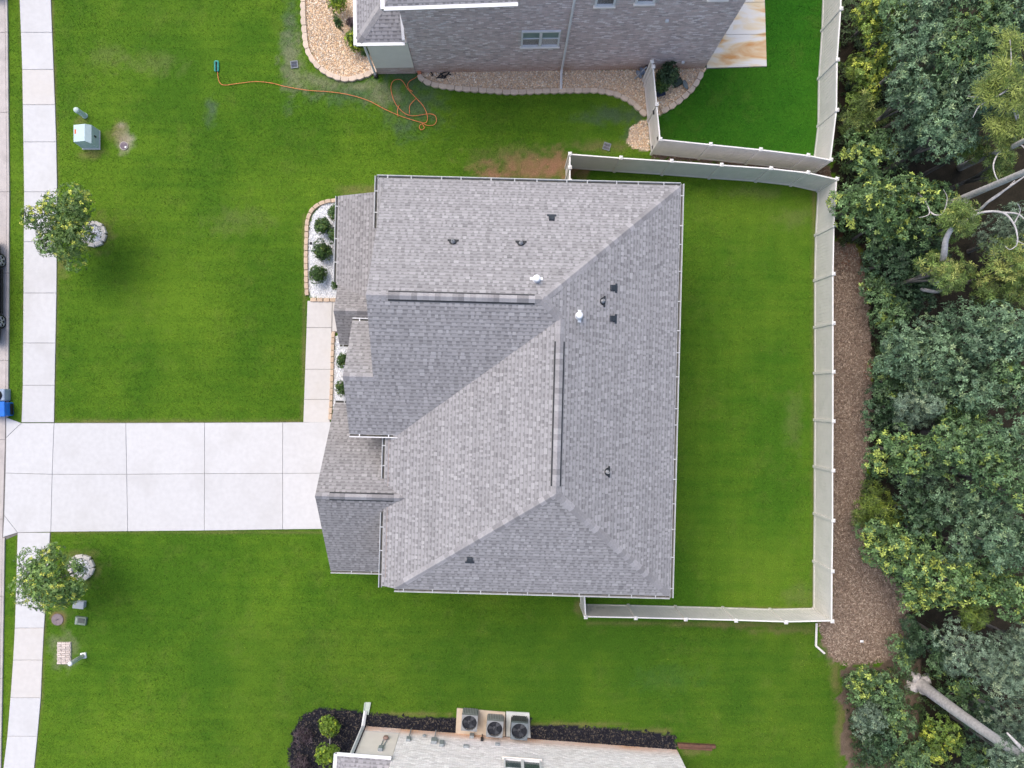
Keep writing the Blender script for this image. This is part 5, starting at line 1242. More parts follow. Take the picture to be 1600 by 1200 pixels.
    for pts in ([(1575, 232, 6.0), (1560, 240, 6.2), (1552, 258, 6.3), (1556, 276, 6.4), (1562, 284, 6.4)], [(1575, 232, 6.0), (1586, 214, 6.6), (1592, 198, 7.0), (1588, 160, 7.4)], [(1592, 198, 7.0), (1576, 140, 7.6), (1580, 96, 8.0), (1578, 62, 8.2)], [(1576, 140, 7.6), (1548, 156, 7.4), (1530, 166, 7.2), (1520, 184, 7.0)], [(1545, 150, 7.2), (1528, 152, 7.1), (1512, 150, 7.0)], [(1580, 232, 6.2), (1594, 226, 6.6), (1606, 238, 6.8)]):
        mb.tube(smooth_path([P(*p) for p in pts], 4), [0.04 * (1 - 0.7 * i / ((len(pts) - 1) * 4)) for i in range((len(pts) - 1) * 4 + 1)], 6)
    mb.build('trunk', M_barkpale, t, True)
    V = []; C = []; off = origin(t)
    for cx, cy, z, r, n in ((1580, 66, 8.0, 28, 90), (1572, 110, 7.8, 40, 150), (1546, 140, 7.4, 30, 110), (1590, 150, 7.6, 40, 140), (1560, 196, 6.8, 30, 110), (1590, 196, 7.0, 26, 90), (1574, 222, 6.4, 24, 70)):
        n = int(n * 0.75); c = P(cx, cy, z); rr = r * 0.82 * (H - z) / F; dv = NR.normal(0, 1, (n, 3)); dv /= np.linalg.norm(dv, axis=1, keepdims=True); pos = np.array(c) + dv * rr * NR.uniform(0.2, 1, (n, 1)) * np.array([1, 1, .5])
        nr_ = dv * .5 + np.array([0, 0, .8]); nr_ /= np.linalg.norm(nr_, axis=1, keepdims=True); tt = NR.uniform(0, 1, (n, 1)); q, cc = sprays(pos, nr_, 12, 0.24, 0.012, np.array((0.075, 0.13, 0.025)) * (1 - tt) + np.array((0.34, 0.40, 0.09)) * tt); V.append(q); C.append(cc)
    me = np_mesh('crown', np.concatenate(V), 4, np.concatenate(C), off); me.materials.append(M_leaf); add('crown', me, t)
    # small crooked trunk between two olive crowns
    t = thing('crooked_tree', (P(1462, 420).x, P(1462, 420).y, 0), 'small crooked tree with short bare grey trunk between olive crowns', 'tree')
    mb = MB(); mb.tube(smooth_path([P(1440, 432, 0), P(1462, 440, 3.4), P(1474, 402, 5.3), P(1478, 374, 6.0), P(1490, 352, 6.4)], 4), [0.16 - 0.005 * i for i in range(17)], 9); mb.tube(smooth_path([P(1440, 452, 2.6), P(1462, 456, 3.4), P(1474, 452, 4.0)], 4), [0.09 - .006 * i for i in range(9)], 8); mb.build('trunk', M_barkpale, t, True)
    me, _, _ = crown_mesh('crown', P(1496, 342, 6.6), 0.7, 0.5, 'olive', 160, origin(t), 6, 0.5); add('crown', me, t)
    # undergrowth
    poly = zone_world(Z_WOOD); n = 11000; x = NR.uniform(15.0, 26, n); y = NR.uniform(-18, 19.5, n); gx, gy = gpx(x, y)
    k = inside(gx - 4, gy, Z_WOOD) & (vn(gx, gy, 22, 61) * 0.6 + vn(gx, gy, 8, 62) * 0.4 > np.where((gx < 1480) & (gy > 1040), 0.15, np.where(gx < 1400, 0.36, 0.8))); x, y = x[k], y[k]; n = len(x)
    pos = np.stack([x, y, NR.uniform(0.05, 0.4, n)], 1); nr_ = np.array([0, 0, 1.0]) + NR.normal(0, 0.3, (n, 3)); nr_ /= np.linalg.norm(nr_, axis=1, keepdims=True); tt = vn(x, y, 0.9, 63)[:, None] * 0.6 + NR.uniform(0, .4, (n, 1))
    q, cc = sprays(pos, nr_, 7, 0.16, 0.028, np.array((0.022, 0.05, 0.016)) * (1 - tt) + np.array((0.085, 0.135, 0.04)) * tt)
    me = np_mesh('undergrowth', q, 4, cc); me.materials.append(M_leaf); tag(add('undergrowth', me), 'low green undergrowth covering the woodland floor', 'undergrowth', kind='stuff')

# ---------------------------------------------------------------- small things
def build_small():
    # transformer box
    M_tr = mat('transformer_green', (0.50, 0.61, 0.62), (0.44, 0.55, 0.56), 5, 0.5, 0.05); c = P(142, 219)
    t = thing('transformer_box', (c.x, c.y, 0), 'pale green utility transformer box with an orange sticker near the sidewalk', 'utility box')
    b = MB(); b.box((c.x + 0.03, c.y, 0.02), (0.82, 0.88, 0.06), 0, 0.01); b.build('pad', M_conc, t)
    b = MB(); x0, x1, y0, y1 = c.x - 0.36, c.x + 0.42, c.y - 0.40, c.y + 0.44
    pr = [(x0, y0, 0.05), (x1, y0, 0.05), (x1, y1, 0.05), (x0, y1, 0.05), (x0, y0 + .06, 0.72), (x1 - 0.2, y0 + .06, 0.86), (x1 - 0.2, y1 - .02, 0.86), (x0, y1 - .02, 0.72), (x1, y0, 0.68), (x1, y1, 0.68)]
    b.shape(pr, [(0, 3, 2, 1), (4, 5, 6, 7), (0, 1, 8, 5, 4), (1, 2, 9, 8), (5, 8, 9, 6), (2, 3, 7, 6, 9), (3, 0, 4, 7)]); b.build('cabinet', M_tr, t)
    b = MB(); b.shape([(x0 + 0.05, y0 + 0.42, 0.735), (x0 + 0.21, y0 + 0.42, 0.768), (x0 + 0.21, y0 + 0.62, 0.768), (x0 + 0.05, y0 + 0.62, 0.735)], [(0, 1, 2, 3)]); b.build('sticker', mat('orange_sticker', (0.62, 0.12, 0.03), (0.5, 0.1, 0.03), 9, 0.5), t)
    b = MB(); b.box((x1 + 0.01, (y0 + y1) / 2, 0.4), (0.03, 0.08, 0.14), 0, 0.005); b.build('handle', M_black, t)
    # round pedestal
    c = P(133, 181); t = thing('cable_pedestal', (c.x, c.y, 0), 'pale green round cable pedestal post beside the transformer box', 'pedestal')
    b = MB(); b.lathe(c, [(0.13, 0), (0.13, 0.05), (0.115, 0.06), (0.115, 0.62)], 20); b.build('body', M_tr, t, False)
    b = MB(); b.lathe(c + Vector((0, 0, 0.6)), [(0.128, 0), (0.128, 0.06), (0.11, 0.12), (0.05, 0.15), (0.0, 0.155)], 20); b.build('cap', mat('pedestal_cap', (0.50, 0.60, 0.55), (0.42, 0.52, 0.48), 6, 0.5), t, True)
    # meter lid in the bare patch
    c = P(194, 228); t = thing('meter_cover', (c.x, c.y, 0), 'small dark water meter lid in a bare sandy patch of lawn', 'meter cover')
    b = MB(); b.lathe(c, [(0.20, 0), (0.20, 0.03), (0.17, 0.035)], 20); b.build('ring', mat('sand_ring', (0.42, 0.38, 0.34), (0.3, 0.27, 0.24), 9, 0.9), t); b = MB(); b.lathe(c + Vector((0, 0, 0.034)), [(0.165, 0), (0.16, 0.012), (0.03, 0.014)], 20); b.build('lid', mat('plum_lid', (0.12, 0.09, 0.11), (0.2, 0.16, 0.18), 7, 0.7), t)
    b = MB(); b.lathe(c + Vector((0.09, -0.07, 0.045)), [(0.045, 0), (0.045, 0.01)], 10); b.build('reader_port', M_flue, t)
    # drain grates
    for px, py, an, m, lb in ((460, 101, 0.12, mat('blue_grate', (0.06, 0.075, 0.12), (0.1, 0.12, 0.17), 9, 0.6), 'square dark blue drain grate in the lawn beside the tan gravel bed'), (948, 229, -0.3, mat('grey_grate', (0.15, 0.15, 0.17), (0.24, 0.24, 0.26), 9, 0.6), 'square grey drain grate in the lawn near the vinyl gate')):
        c = P(px, py); t = thing('drain_grate', (c.x, c.y, 0), lb, 'drain'); s_ = 0.3; b = MB()
        for k in range(-3, 4): b.box((c.x + k * 0.05 * math.cos(an), c.y + k * 0.05 * math.sin(an), 0.02), (0.022, s_ - 0.04, 0.02), an)
        b.box((c.x, c.y, 0.021), (s_ - 0.03, 0.03, 0.021), an); b.build('bars', m, t); b = MB()
        for k in range(4):
            a2 = an + k * math.pi / 2; b.box((c.x + math.cos(a2) * (s_ / 2), c.y + math.sin(a2) * (s_ / 2), 0.02), (0.04, s_ + 0.04 - (0.084 if k % 2 else 0), 0.03), a2)
        b.build('frame', mat('grate_frame', (0.16, 0.18, 0.2), (0.22, 0.24, 0.25), 8, 0.6), t); b = MB(); b.box((c.x, c.y, 0.0), (s_ - 0.04, s_ - 0.04, 0.012), an); b.build('sump', M_black, t)
    # garden hose
    M_hose = mat('orange_hose', (0.80, 0.24, 0.10), (0.70, 0.20, 0.08), 7, 0.5)
    c = P(500, 142); t = thing('garden_hose', (c.x, c.y, 0), 'thin orange garden hose trailing and looped across the grass', 'hose'); b = MB()
    runs = [[(340, 112), (341, 122), (344, 130), (352, 133), (375, 130), (400, 127.5), (425, 130), (445, 135), (480, 141), (515, 143.5), (545, 148), (575, 157), (600, 170), (625, 181), (650, 189), (664, 192), (668, 186), (666, 175), (660, 164), (650, 153), (638, 140), (630, 128), (624, 124), (615, 126), (611, 134), (612, 146), (617, 160), (625, 171), (636, 179), (648, 181), (668, 178), (679, 180), (682, 188), (678, 195), (668, 196), (660, 193), (655, 198), (658, 203), (663, 200), (660, 194)],
            [(640, 178), (640, 166), (645, 159), (650, 154)], [(645, 143), (639, 139), (637, 132), (641, 126), (650, 121), (654, 115), (654, 112)], [(622, 182), (621, 172), (624, 164)]]
    for i, r in enumerate(runs): b.tube(smooth_path([P(x, y, 0.035 + 0.012 * (k % 3)) for k, (x, y) in enumerate(r)], 5), 0.0135, 6)
    b.build('hose', M_hose, t, True); b = MB(); b.box(P(655, 113, 0.1), (0.16, 0.2, 0.2), 0.4, 0.02); b.build('tap_fitting', mat('hose_end', (0.6, 0.22, 0.12), (0.5, 0.18, 0.1), 6, 0.5), t)
    c = P(339, 104); t = thing('sprinkler', (c.x, c.y, 0), 'small teal sprinkler at the end of the orange hose', 'sprinkler')
    M_teal = mat('teal_plastic', (0.05, 0.42, 0.36), (0.04, 0.34, 0.3), 6, 0.45); b = MB(); b.box((c.x - 0.07, c.y, 0.05), (0.07, 0.46, 0.07), 0, 0.02); b.box((c.x + 0.07, c.y, 0.05), (0.07, 0.46, 0.07), 0, 0.02); b.box((c.x, c.y + 0.22, 0.05), (0.16, 0.06, 0.06), 0, 0.015); b.box((c.x, c.y - 0.22, 0.05), (0.16, 0.06, 0.06), 0, 0.015); b.build('base', M_teal, t)
    b = MB(); b.tube([(c.x, c.y - 0.27, 0.09), (c.x, c.y + 0.18, 0.1)], 0.028, 8); b.build('spray_bar', M_black, t, True)
    # boxes by the lower tree
    c = P(127, 943); t = thing('utility_box', (c.x, c.y, 0), 'small closed grey utility box beside the southern street tree', 'utility box'); M_ug = mat('grey_box', (0.42, 0.44, 0.46), (0.35, 0.37, 0.385), 7, 0.6)
    b = MB(); b.box((c.x, c.y, 0.1), (0.46, 0.3, 0.22), -0.1, 0.015); b.build('body', M_ug, t); b = MB(); b.box((c.x, c.y, 0.23), (0.5, 0.34, 0.04), -0.1, 0.01); b.build('lid', M_ug, t)
    c = P(128, 969); t = thing('utility_box', (c.x, c.y, 0), 'small dull green utility box with recessed dark top on the lawn', 'utility box'); M_gg = mat('green_box', (0.22, 0.27, 0.22), (0.15, 0.19, 0.15), 7, 0.7)
    b = MB(); b.box((c.x, c.y, 0.07), (0.5, 0.36, 0.14), -0.12, 0.012); b.build('body', M_gg, t); b = MB(); b.box((c.x + .06, c.y + 0.02, 0.146), (0.3, 0.22, 0.016), -0.12); b.build('lid', mat('dark_lid', (0.06, 0.075, 0.065), (0.1, 0.11, 0.1), 6, 0.7), t); b = MB(); b.box((c.x - .17, c.y, 0.147), (0.06, 0.3, 0.02), -0.12); b.build('lip', mat('lip_green', (0.34, 0.38, 0.33), None, 6, 0.7), t)
    c = P(90, 968); t = thing('manhole_lid', (c.x, c.y, 0), 'round plum grey access lid beside the sidewalk', 'access lid'); b = MB(); b.lathe(c, [(0.27, 0), (0.27, 0.022), (0.25, 0.028), (0.24, 0.024), (0.05, 0.026)], 24); b.build('lid', mat('plum_cover', (0.17, 0.135, 0.15), (0.25, 0.2, 0.2), 8, 0.8), t); b = MB(); b.box(c + Vector((0, 0, 0.03)), (0.14, 0.025, 0.012), 0.5); b.build('handle', M_black, t)
    # brick mailbox base and white post
    c = P(101, 1020); t = thing('brick_pad', (c.x, c.y, 0), 'small pinkish brick pad on the lawn beside a white post', 'brick pad'); M_pb = mat('pad_brick', (0.58, 0.50, 0.45), (0.50, 0.43, 0.385), 8, 0.9, 0.2, 50, rnd=0.12)
    b = MB(); b.box((c.x, c.y, 0.02), (0.62, 1.0, 0.06), 0.0); b.build('mortar_bed', mat('pad_mortar', (0.64, 0.58, 0.54), (0.56, 0.5, 0.46), 8, 0.9), t); mesh = MB(); mesh.box((0, 0, 0), (0.185, 0.088, 0.05), 0, 0.006); me = mesh.mesh('brick'); me.materials.append(M_pb)
    for r in range(10):
        for k in range(3): 
            x = (k - 1) * 0.203 + (0.05 if r % 2 else -0.05) * (0 if k == 1 else 0.3)
            add('brick', me, t, (c.x + x, c.y - 0.45 + r * 0.1, 0.06), RNG.uniform(-.02, .02))
    c = P(131, 1024); t = thing('white_post', (c.x, c.y, 0), 'short white round post with square foot beside the brick pad', 'post'); b = MB(); b.box((c.x, c.y, 0.03), (0.26, 0.26, 0.08), 0.1, 0.015); b.build('foot', M_flue, t); b = MB(); b.lathe(c + Vector((0, 0, 0.05)), [(0.095, 0), (0.095, 0.95), (0.10, 0.96), (0.10, 1.0), (0.05, 1.04)], 18); b.build('pole', M_flue, t, True)
    # downspout leader left outside the fence corner
    c = P(1275, 992); t = thing('drain_pipe', (c.x, c.y, 0), 'bent pale drain pipe lying outside the fence corner', 'pipe'); b = MB(); p = [P(1276, 974, 0.06), P(1275, 1009, 0.06), P(1276, 1010.5, 0.06)]; b.tube(p, 0.052, 6); b.build('straight_pipe', M_vinyl, t); b = MB(); b.tube([P(1276, 1010, 0.06), P(1288.5, 1021, 0.06)], 0.05, 6); b.build('elbow_pipe', M_vinyl, t)
    # splash guard by the south house's downspout
    c = P(574, 1110); t = thing('splash_block', (c.x, c.y, 0), 'pale green tinted splash block under the white downspout', 'splash block'); b = MB(); q = [P(568.5, 1116), P(575.5, 1116), P(579.5, 1097), P(570.5, 1097)]; b.prism([v.to_2d() for v in q], 0, 0.05, 0.01); b.build('tray', mat('splash_grey', (0.46, 0.52, 0.46), (0.4, 0.46, 0.4), 6, 0.8), t)
    for s0, s1 in ((0, 3), (1, 2)):
        b = MB(); b.tube([q[s0] + Vector((0, 0, 0.06)), q[s1] + Vector((0, 0, 0.06))], 0.025, 6); b.build('rim', MATS['splash_grey'], t)
    # timber edging at the south house corner
    c = P(1088, 1167); t = thing('timber_edging', (c.x, c.y, 0), 'rusty brown timber edging at the end of the black mulch strip', 'timber')
    for (x0, y0), (x1, y1), w, z in (((1058, 1162), (1117, 1165), 0.14, 0.16), ((1060, 1167), (1112, 1170), 0.1, 0.1)):
        a, e = P(x0, y0), P(x1, y1); b = MB(); b.box((a + e) / 2 + Vector((0, 0, z / 2)), ((e - a).length, w, z), math.atan2((e - a).y, (e - a).x), 0.01); b.build('timber', mat('rusty_timber', (0.17, 0.085, 0.055), (0.11, 0.06, 0.045), 8, 0.9), t)
    # tap plumbing on the north wall, hose reel, black cords on gravel
    c = P(1000, 117); t = thing('hose_reel', (c.x, c.y, 0), 'folded blue grey garden hose reel against the brick wall beside the fence', 'hose reel'); M_bg = mat('blue_grey', (0.20, 0.26, 0.36), (0.3, 0.36, 0.45), 7, 0.5)
    b = MB(); b.lathe(c + Vector((0, 0, 0.2)), [(0.2, -0.12), (0.2, -0.09), (0.11, -0.08), (0.11, 0.08), (0.2, 0.09), (0.2, 0.12)], 16, axis=(0.8, 0.6, 0)); b.build('drum', M_bg, t); b = MB(); b.tube([c + Vector((-0.25, -0.2, 0.03)), c + Vector((-0.05, -0.05, 0.3)), c + Vector((0.22, 0.16, 0.45))], 0.03, 8); b.build('frame', MATS['grey_box'], t); b = MB(); b.box(c + Vector((0.24, 0.18, 0.36)), (0.12, 0.12, 0.2), 0.6, 0.02); b.build('bracket', M_black, t)
    c = P(690, 116); t = thing('black_cord', (c.x, c.y, 0), 'tangle of black cord lying on tan gravel by the wall', 'cord'); b = MB()
    for r in ([(672, 111), (676, 117), (674, 118)], [(684, 121), (689, 116), (695, 113), (702, 112), (697, 118), (690, 119), (694, 122), (699, 116), (705, 117)], [(681, 122), (686, 121), (691, 122)], [(688, 114), (693, 119), (697, 121)]): b.tube(smooth_path([P(x, y, 0.06) for x, y in r], 4), 0.028, 6)
    b.build('cord', M_black, t, True)
    c = P(1064, 129); t = thing('planter_box', (c.x, c.y, 0), 'dark green curved drain box lying in tan gravel behind the fence', 'drain box'); b = MB(); b.box(P(1059, 129, 0.1), (0.42, 0.3, 0.2), 0.5, 0.03); b.build('body', mat('bottle_green', (0.03, 0.055, 0.045), (0.05, 0.075, 0.06), 6, 0.6), t); b = MB(); b.lathe(P(1070.5, 132.5, 0.1), [(0.2, 0), (0.22, 0.03), (0.14, 0.06)], 18, axis=(0.7, 0.2, 0.7)); b.build('dish', mat('slate_dish', (0.14, 0.18, 0.2), (0.2, 0.24, 0.26), 6, 0.5), t)
    c = P(1035, 146); t = thing('blue_tarp', (c.x, c.y, 0), 'small dark blue cover on gravel behind the vinyl fence', 'cover'); b = MB()
    for i in range(5): b.box(P(1027 + i * 2.6, 146 - i * 0.8, 0.05), (0.09, 0.34, 0.05 + 0.02 * (i % 2)), 0.3, 0.012)
    b.build('slats', mat('navy_cover', (0.055, 0.07, 0.12), (0.035, 0.045, 0.08), 6, 0.6), t)
    # white litter on the mulch
    c = P(1346, 1002); b = MB(); b.shape([c + Vector((-.08, -.05, .02)), c + Vector((.08, -.06, .03)), c + Vector((.09, .05, .02)), c + Vector((-.06, .07, .03)), c + Vector((0, 0, .09))], [(0, 1, 4), (1, 2, 4), (2, 3, 4), (3, 0, 4), (3, 2, 1, 0)]); o = b.build('litter', M_flue); tag(o, 'small crumpled white scrap on the brown mulch', 'litter')
    # path light in the white bed
    c = P(488, 382); t = thing('path_light', (c.x, c.y, 0), 'tiny dark path light in the white gravel bed', 'path light'); b = MB(); b.tube([c, c + Vector((0, 0, 0.25))], 0.012, 6); b.build('stake', M_black, t); b = MB(); b.lathe(c + Vector((0, 0, 0.25)), [(0.07, 0), (0.06, 0.03), (0.01, 0.05)], 12); b.build('shade', M_black, t)

# ---------------------------------------------------------------- vehicles and the bin at the kerb
def build_car(name, label, x_side, y_c, colour, seed, group='cars parked along the kerb'):
    """a saloon parked along the kerb, its right side at x_side, length along y"""
    t = thing(name, (x_side - 0.9, y_c, -0.04), label, 'car', group)
    M_p = mat('car_paint_' + colour, *{'black': ((0.012, 0.012, 0.016), (0.018, 0.018, 0.022)), 'maroon': ((0.05, 0.025, 0.035), (0.04, 0.02, 0.03))}[colour], 3, 0.2, spec=0.7)
    w = 0.9; gz = -0.02
    st = [(-2.35, 0.30, 0.62, 0.62, 0.62, .80), (-2.2, 0.24, 0.86, 0.86, 0.6, .86), (-1.6, 0.22, 0.97, 0.98, 0.6, .90), (-1.05, 0.22, 1.0, 1.08, 0.66, .90), (-0.35, 0.22, 0.98, 1.42, 0.66, .90), (0.5, 0.22, 0.96, 1.45, 0.66, .90), (1.05, 0.22, 0.94, 1.2, 0.66, .90), (1.45, 0.22, 0.93, 0.96, 0.62, .90), (2.05, 0.24, 0.84, 0.85, 0.6, .87), (2.32, 0.32, 0.66, 0.66, 0.6, .78)]
    vs = []; fs = []; cx = x_side - w
    for y, zb, zs, zr, wr, ws in st:
        k = ws; sec = [(-k * .92, zb), (-k, (zb + zs) / 2), (-k * .97, zs), (-wr, zr), (wr, zr), (k * .97, zs), (k, (zb + zs) / 2), (k * .92, zb)]
        vs += [(cx + a, y_c + y, gz + z) for a, z in sec]
    n = 8
    for i in range(len(st) - 1):
        for j in range(n):
            q = (j + 1) % n; fs.append((i * n + j, (i + 1) * n + j, (i + 1) * n + q, i * n + q))
    fs.append(tuple(range(n))); fs.append(tuple(range(len(st) * n - 1, (len(st) - 1) * n - 1, -1)))
    b = MB(); b.shape(vs, fs); body = b.build('body', M_p, t, False)
    g = MB(); S = lambda i, j: Vector(vs[i * n + j])
    for j0, j1, sg in ((2, 3, -1), (5, 4, 1)):
        for i0, i1 in ((3, 4), (4, 5), (5, 6)):
            a, b_, c, d_ = S(i0, j0), S(i1, j0), S(i1, j1), S(i0, j1); m = (a + b_ + c + d_) / 4; e = Vector((sg * 0.006, 0, 0.004))
            g.face([m + (q - m) * 0.86 + e for q in (a, b_, c, d_)])
    for i0, i1 in ((3, 4), (5, 6)):
        a, b_, c, d_ = S(i0, 3), S(i0, 4), S(i1, 4), S(i1, 3); m = (a + b_ + c + d_) / 4; g.face([m + (q - m) * 0.88 + Vector((0, 0, 0.008)) for q in (a, b_, c, d_)])
    g.build('window', M_glass, t)
    for sx in (-1, 1):
        for yy in (-1.38, 1.39):
            c = Vector((cx + sx * (w - 0.09), y_c + yy, gz + 0.335)); o = MB(); o.lathe(c, [(0.22, -0.11), (0.33, -0.11), (0.335, -0.06), (0.335, 0.07), (0.31, 0.115), (0.245, 0.118), (0.24, 0.09)], 28, axis=(sx, 0, 0)); wh = o.build('wheel', mat('tyre', (0.018, 0.018, 0.02), (0.03, 0.03, 0.032), 12, 0.85), t, False)
            r = MB(); r.lathe(c, [(0.05, 0.06), (0.05, 0.108), (0.02, 0.112)], 12, axis=(sx, 0, 0))
            for k in range(5):
                for dd in (-0.16, 0.16):
                    an = k * 2 * math.pi / 5 + 0.3; p1 = c + Vector((sx * 0.10, 0.03 * math.cos(an), 0.03 * math.sin(an))); p2 = c + Vector((sx * 0.105, 0.235 * math.cos(an + dd), 0.235 * math.sin(an + dd))); r.tube([p1, p2], 0.018, 5)
            r.tube([c + Vector((sx * 0.1, 0.238 * math.cos(i * math.pi / 14), 0.238 * math.sin(i * math.pi / 14))) for i in range(29)], 0.014, 5); r.build('rim', mat('alloy', (0.55, 0.58, 0.62), (0.45, 0.48, 0.52), 8, 0.3, metal=0.7), wh)
    for yy, nm, m in ((2.2, 'headlight', M_flue), (-2.24, 'tail_light', mat('tail_red', (0.35, 0.02, 0.02), None, 5, 0.3))):
        for sx in (-1, 1): 
            o = MB(); o.box((cx + sx * 0.66, y_c + yy, gz + 0.70), (0.28, 0.16, 0.12), sx * -0.25, 0.02); o.build(nm, m, t)
    for sx in (-1, 1):
        o = MB(); o.box((cx + sx * 0.98, y_c + 0.95, gz + 1.0), (0.16, 0.1, 0.12), 0, 0.02); o.build('mirror', M_p, t)
        o = MB(); o.box((cx + sx * 0.885, y_c, gz + 0.27), (0.05, 2.0, 0.1), 0, 0.01); o.build('sill', M_black, t)

def build_kerbside():
    build_car('parked_car', 'black car with silver five spoke wheels parked along the kerb', -22.78, 4.8, 'black', 1)
    build_car('parked_car', 'dark maroon car of which only a bumper corner reaches the frame', -22.72, 20.6, 'maroon', 2)
    c = P(2, 640); t = thing('storage_bin', (c.x, c.y, 0), 'bright blue bin standing in the gutter beside the driveway apron', 'bin')
    M_b = mat('blue_bin', (0.01, 0.16, 0.62), (0.012, 0.13, 0.52), 4, 0.4); x1 = P(9.0, 640, 0.5).x
    b = MB(); b.box((x1 - 0.4, P(0, 639.5, 0.3).y, 0.28), (0.8, 0.62, 0.6), 0.03, 0.04); b.build('body', M_b, t); b = MB(); b.box((x1 - 0.4, P(0, 639.5, 0.6).y, 0.6), (0.86, 0.68, 0.05), 0.03, 0.02); b.build('lid', M_b, t)
    b = MB(); b.box((x1 - 0.005, P(0, 639.5, 0.3).y, 0.12), (0.03, 0.5, 0.2), 0.03); b.build('skirt', M_black, t)
    c = P(0, 617); t = thing('silver_crate', (c.x, c.y, 0), 'silver grey crate with dark rounded contents next to the blue bin', 'crate'); x1 = P(7, 617, 0.4).x; y = P(0, 617, 0.4).y
    b = MB(); b.box((x1 - 0.4, y, 0.2), (0.8, 0.54, 0.44), 0, 0.03); b.build('body', mat('silver_crate', (0.34, 0.42, 0.52), (0.26, 0.33, 0.42), 6, 0.35), t); b = MB(); b.lathe((x1 - 0.34, y - 0.02, 0.40), [(0.24, 0), (0.25, 0.06), (0.17, 0.16), (0.05, 0.2)], 16); b.build('contents', M_black, t, True)

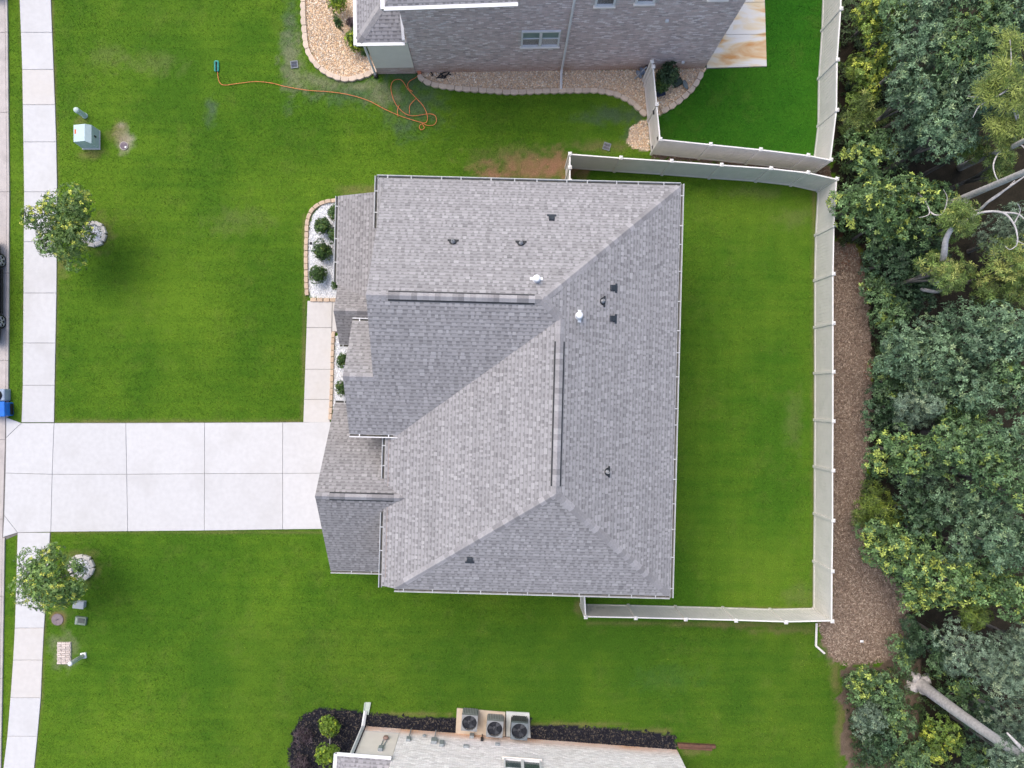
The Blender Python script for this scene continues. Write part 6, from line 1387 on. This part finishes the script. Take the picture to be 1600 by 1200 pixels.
# ---------------------------------------------------------------- beds
def build_beds():
    M_st1 = mat('tan_edging', (0.58, 0.45, 0.33), (0.50, 0.38, 0.28), 9, 0.9, 0.3, 45, rnd=0.08); M_st2 = mat('pale_edging', (0.62, 0.51, 0.41), (0.54, 0.44, 0.35), 9, 0.9, 0.3, 45, rnd=0.08); M_st3 = mat('ring_edging', (0.62, 0.58, 0.52), (0.54, 0.50, 0.45), 9, 0.9, 0.3, 45, rnd=0.06)
    edging('tan stone edging curving round the white gravel bed beside the porch', None, [(528, 313.5), (510, 315.5), (497, 321), (487, 330), (481, 345), (479.5, 365), (478.5, 400), (479, 440), (480, 462)], 0.30, 0.285, 0.17, 0.10, M_st1, flip=False, front=0.05)
    edging('short straight row of tan edging stones between white gravel and front walk', None, [(485, 468.5), (500, 468.8), (514, 469), (526, 469)], 0.30, 0.285, 0.17, 0.10, M_st1, front=0.05)
    edging('straight row of tan edging stones between front walk and narrow gravel strip', None, [(521.5, 518), (520, 545), (519.2, 580), (518, 615), (516, 656)], 0.30, 0.28, 0.15, 0.10, M_st1, front=0.05)
    edging('scalloped pale stone edging round the tan gravel bed beside the neighbour\'s porch', None, [(474.5, -20), (474.5, 20), (476.5, 50), (480, 75), (489, 94), (502, 108), (520, 119), (540, 124), (562, 121), (580, 114), (590, 107)], 0.36, 0.37, 0.2, 0.11, M_st2)
    edging('scalloped pale stone edging along the neighbour\'s side wall gravel up to the fence', None, [(655, 117), (661, 125), (673, 131), (690, 135), (720, 139), (760, 142), (800, 144.5), (850, 143), (900, 142), (935, 142.5), (962, 148), (985, 159), (1000, 172), (1009, 181)], 0.36, 0.37, 0.2, 0.11, M_st2)
    edging('scalloped pale stone edging behind the fence between tan gravel and dark lawn', None, [(1033, 175), (1050, 166), (1068, 152), (1082, 138), (1092, 122), (1095, 113)], 0.36, 0.37, 0.2, 0.11, M_st2)
    for cx, cy, lb in ((147, 366, 'ring of pale edging stones round the street tree north of the driveway'), (128, 886, 'ring of pale edging stones round the street tree south of the driveway')):
        edging(lb, 'stone rings round the street trees', [(cx + 17.5 * math.cos(-i * math.pi / 12), cy + 17.5 * math.sin(-i * math.pi / 12)) for i in range(24)], 0.36, 0.35, 0.16, 0.12, M_st3, closed=True, front=0.12, flip=True)
    ring = lambda cx, cy: [(cx + 16 * math.cos(i * math.pi / 10), cy + 16 * math.sin(i * math.pi / 10)) for i in range(20)]
    pw = [(0.84, 0.85, 0.86), (0.78, 0.79, 0.81), (0.87, 0.87, 0.88), (0.68, 0.70, 0.73), (0.82, 0.81, 0.80)]
    scatter_stones('white_gravel', 'white marble gravel in the beds along the house front', [Z_WH1, Z_WH2], 650, (0.018, 0.042), pw)
    scatter_stones('white_gravel', 'white marble gravel inside the street tree rings', [ring(147, 366), ring(128, 886)], 1100, (0.018, 0.040), pw)
    pt = [(0.78, 0.60, 0.41), (0.72, 0.53, 0.35), (0.84, 0.71, 0.55), (0.60, 0.42, 0.29), (0.87, 0.80, 0.69), (0.74, 0.52, 0.33), (0.82, 0.66, 0.47), (0.54, 0.44, 0.36)]
    scatter_stones('tan_gravel', 'tan river gravel in the beds around the neighbour\'s brick house', [Z_TAN1, Z_TAN2, Z_TAN3, Z_TAN4], 620, (0.022, 0.052), pt)
    scatter_chips('bark_mulch', 'brown bark mulch strip between fence and wood', [Z_MULCH], 800, (0.018, 0.055), [(0.25, 0.185, 0.142), (0.195, 0.142, 0.108), (0.31, 0.24, 0.185), (0.155, 0.11, 0.085), (0.36, 0.29, 0.225)])
    scatter_chips('bark_mulch', 'reddish brown bark mulch between the two fences', [Z_BETWEEN], 420, (0.025, 0.06), [(0.20, 0.13, 0.09), (0.14, 0.085, 0.06), (0.26, 0.2, 0.15)])
    scatter_chips('black_mulch', 'black mulch bed along the white brick house', [Z_BLK], 520, (0.02, 0.055), [(0.014, 0.014, 0.02), (0.02, 0.02, 0.028), (0.03, 0.03, 0.036), (0.012, 0.012, 0.018), (0.10, 0.085, 0.07)])

# ---------------------------------------------------------------- assemble
build_paving()
build_ground()
build_house()
build_north_house()
frs, b0s, place_s, wp_s = build_south_house()
# pads and units
pad = base_sheet('equipment_pad', [(712, 1146), (714, 1106), (789.5, 1112), (789.5, 1150)], 0.05, mat('stained_pad', (0.56, 0.48, 0.39), (0.50, 0.40, 0.30), 4, 0.9, 0.2, 50))
pad2 = base_sheet('equipment_pad', [(791, 1150), (791, 1111), (827, 1113), (829, 1152)], 0.055, mat('pale_pad', (0.58, 0.60, 0.58), (0.50, 0.52, 0.50), 4, 0.9, 0.2, 50))
build_ac(frs, b0s, wp_s, 733.5, 1130, 'g', 'grey louvred air conditioner, the one next to the long mulch strip', 0.72)
build_ac(frs, b0s, wp_s, 773, 1139.5, 'g', 'grey louvred air conditioner standing between the other two units', 0.74)
build_ac(frs, b0s, wp_s, 811.5, 1143, 'b', 'black cased air conditioner on its own pale pad', 0.76, 0.8)
build_fences()
build_beds()
build_small()
build_kerbside()
build_plants()
build_wood()
build_grass()
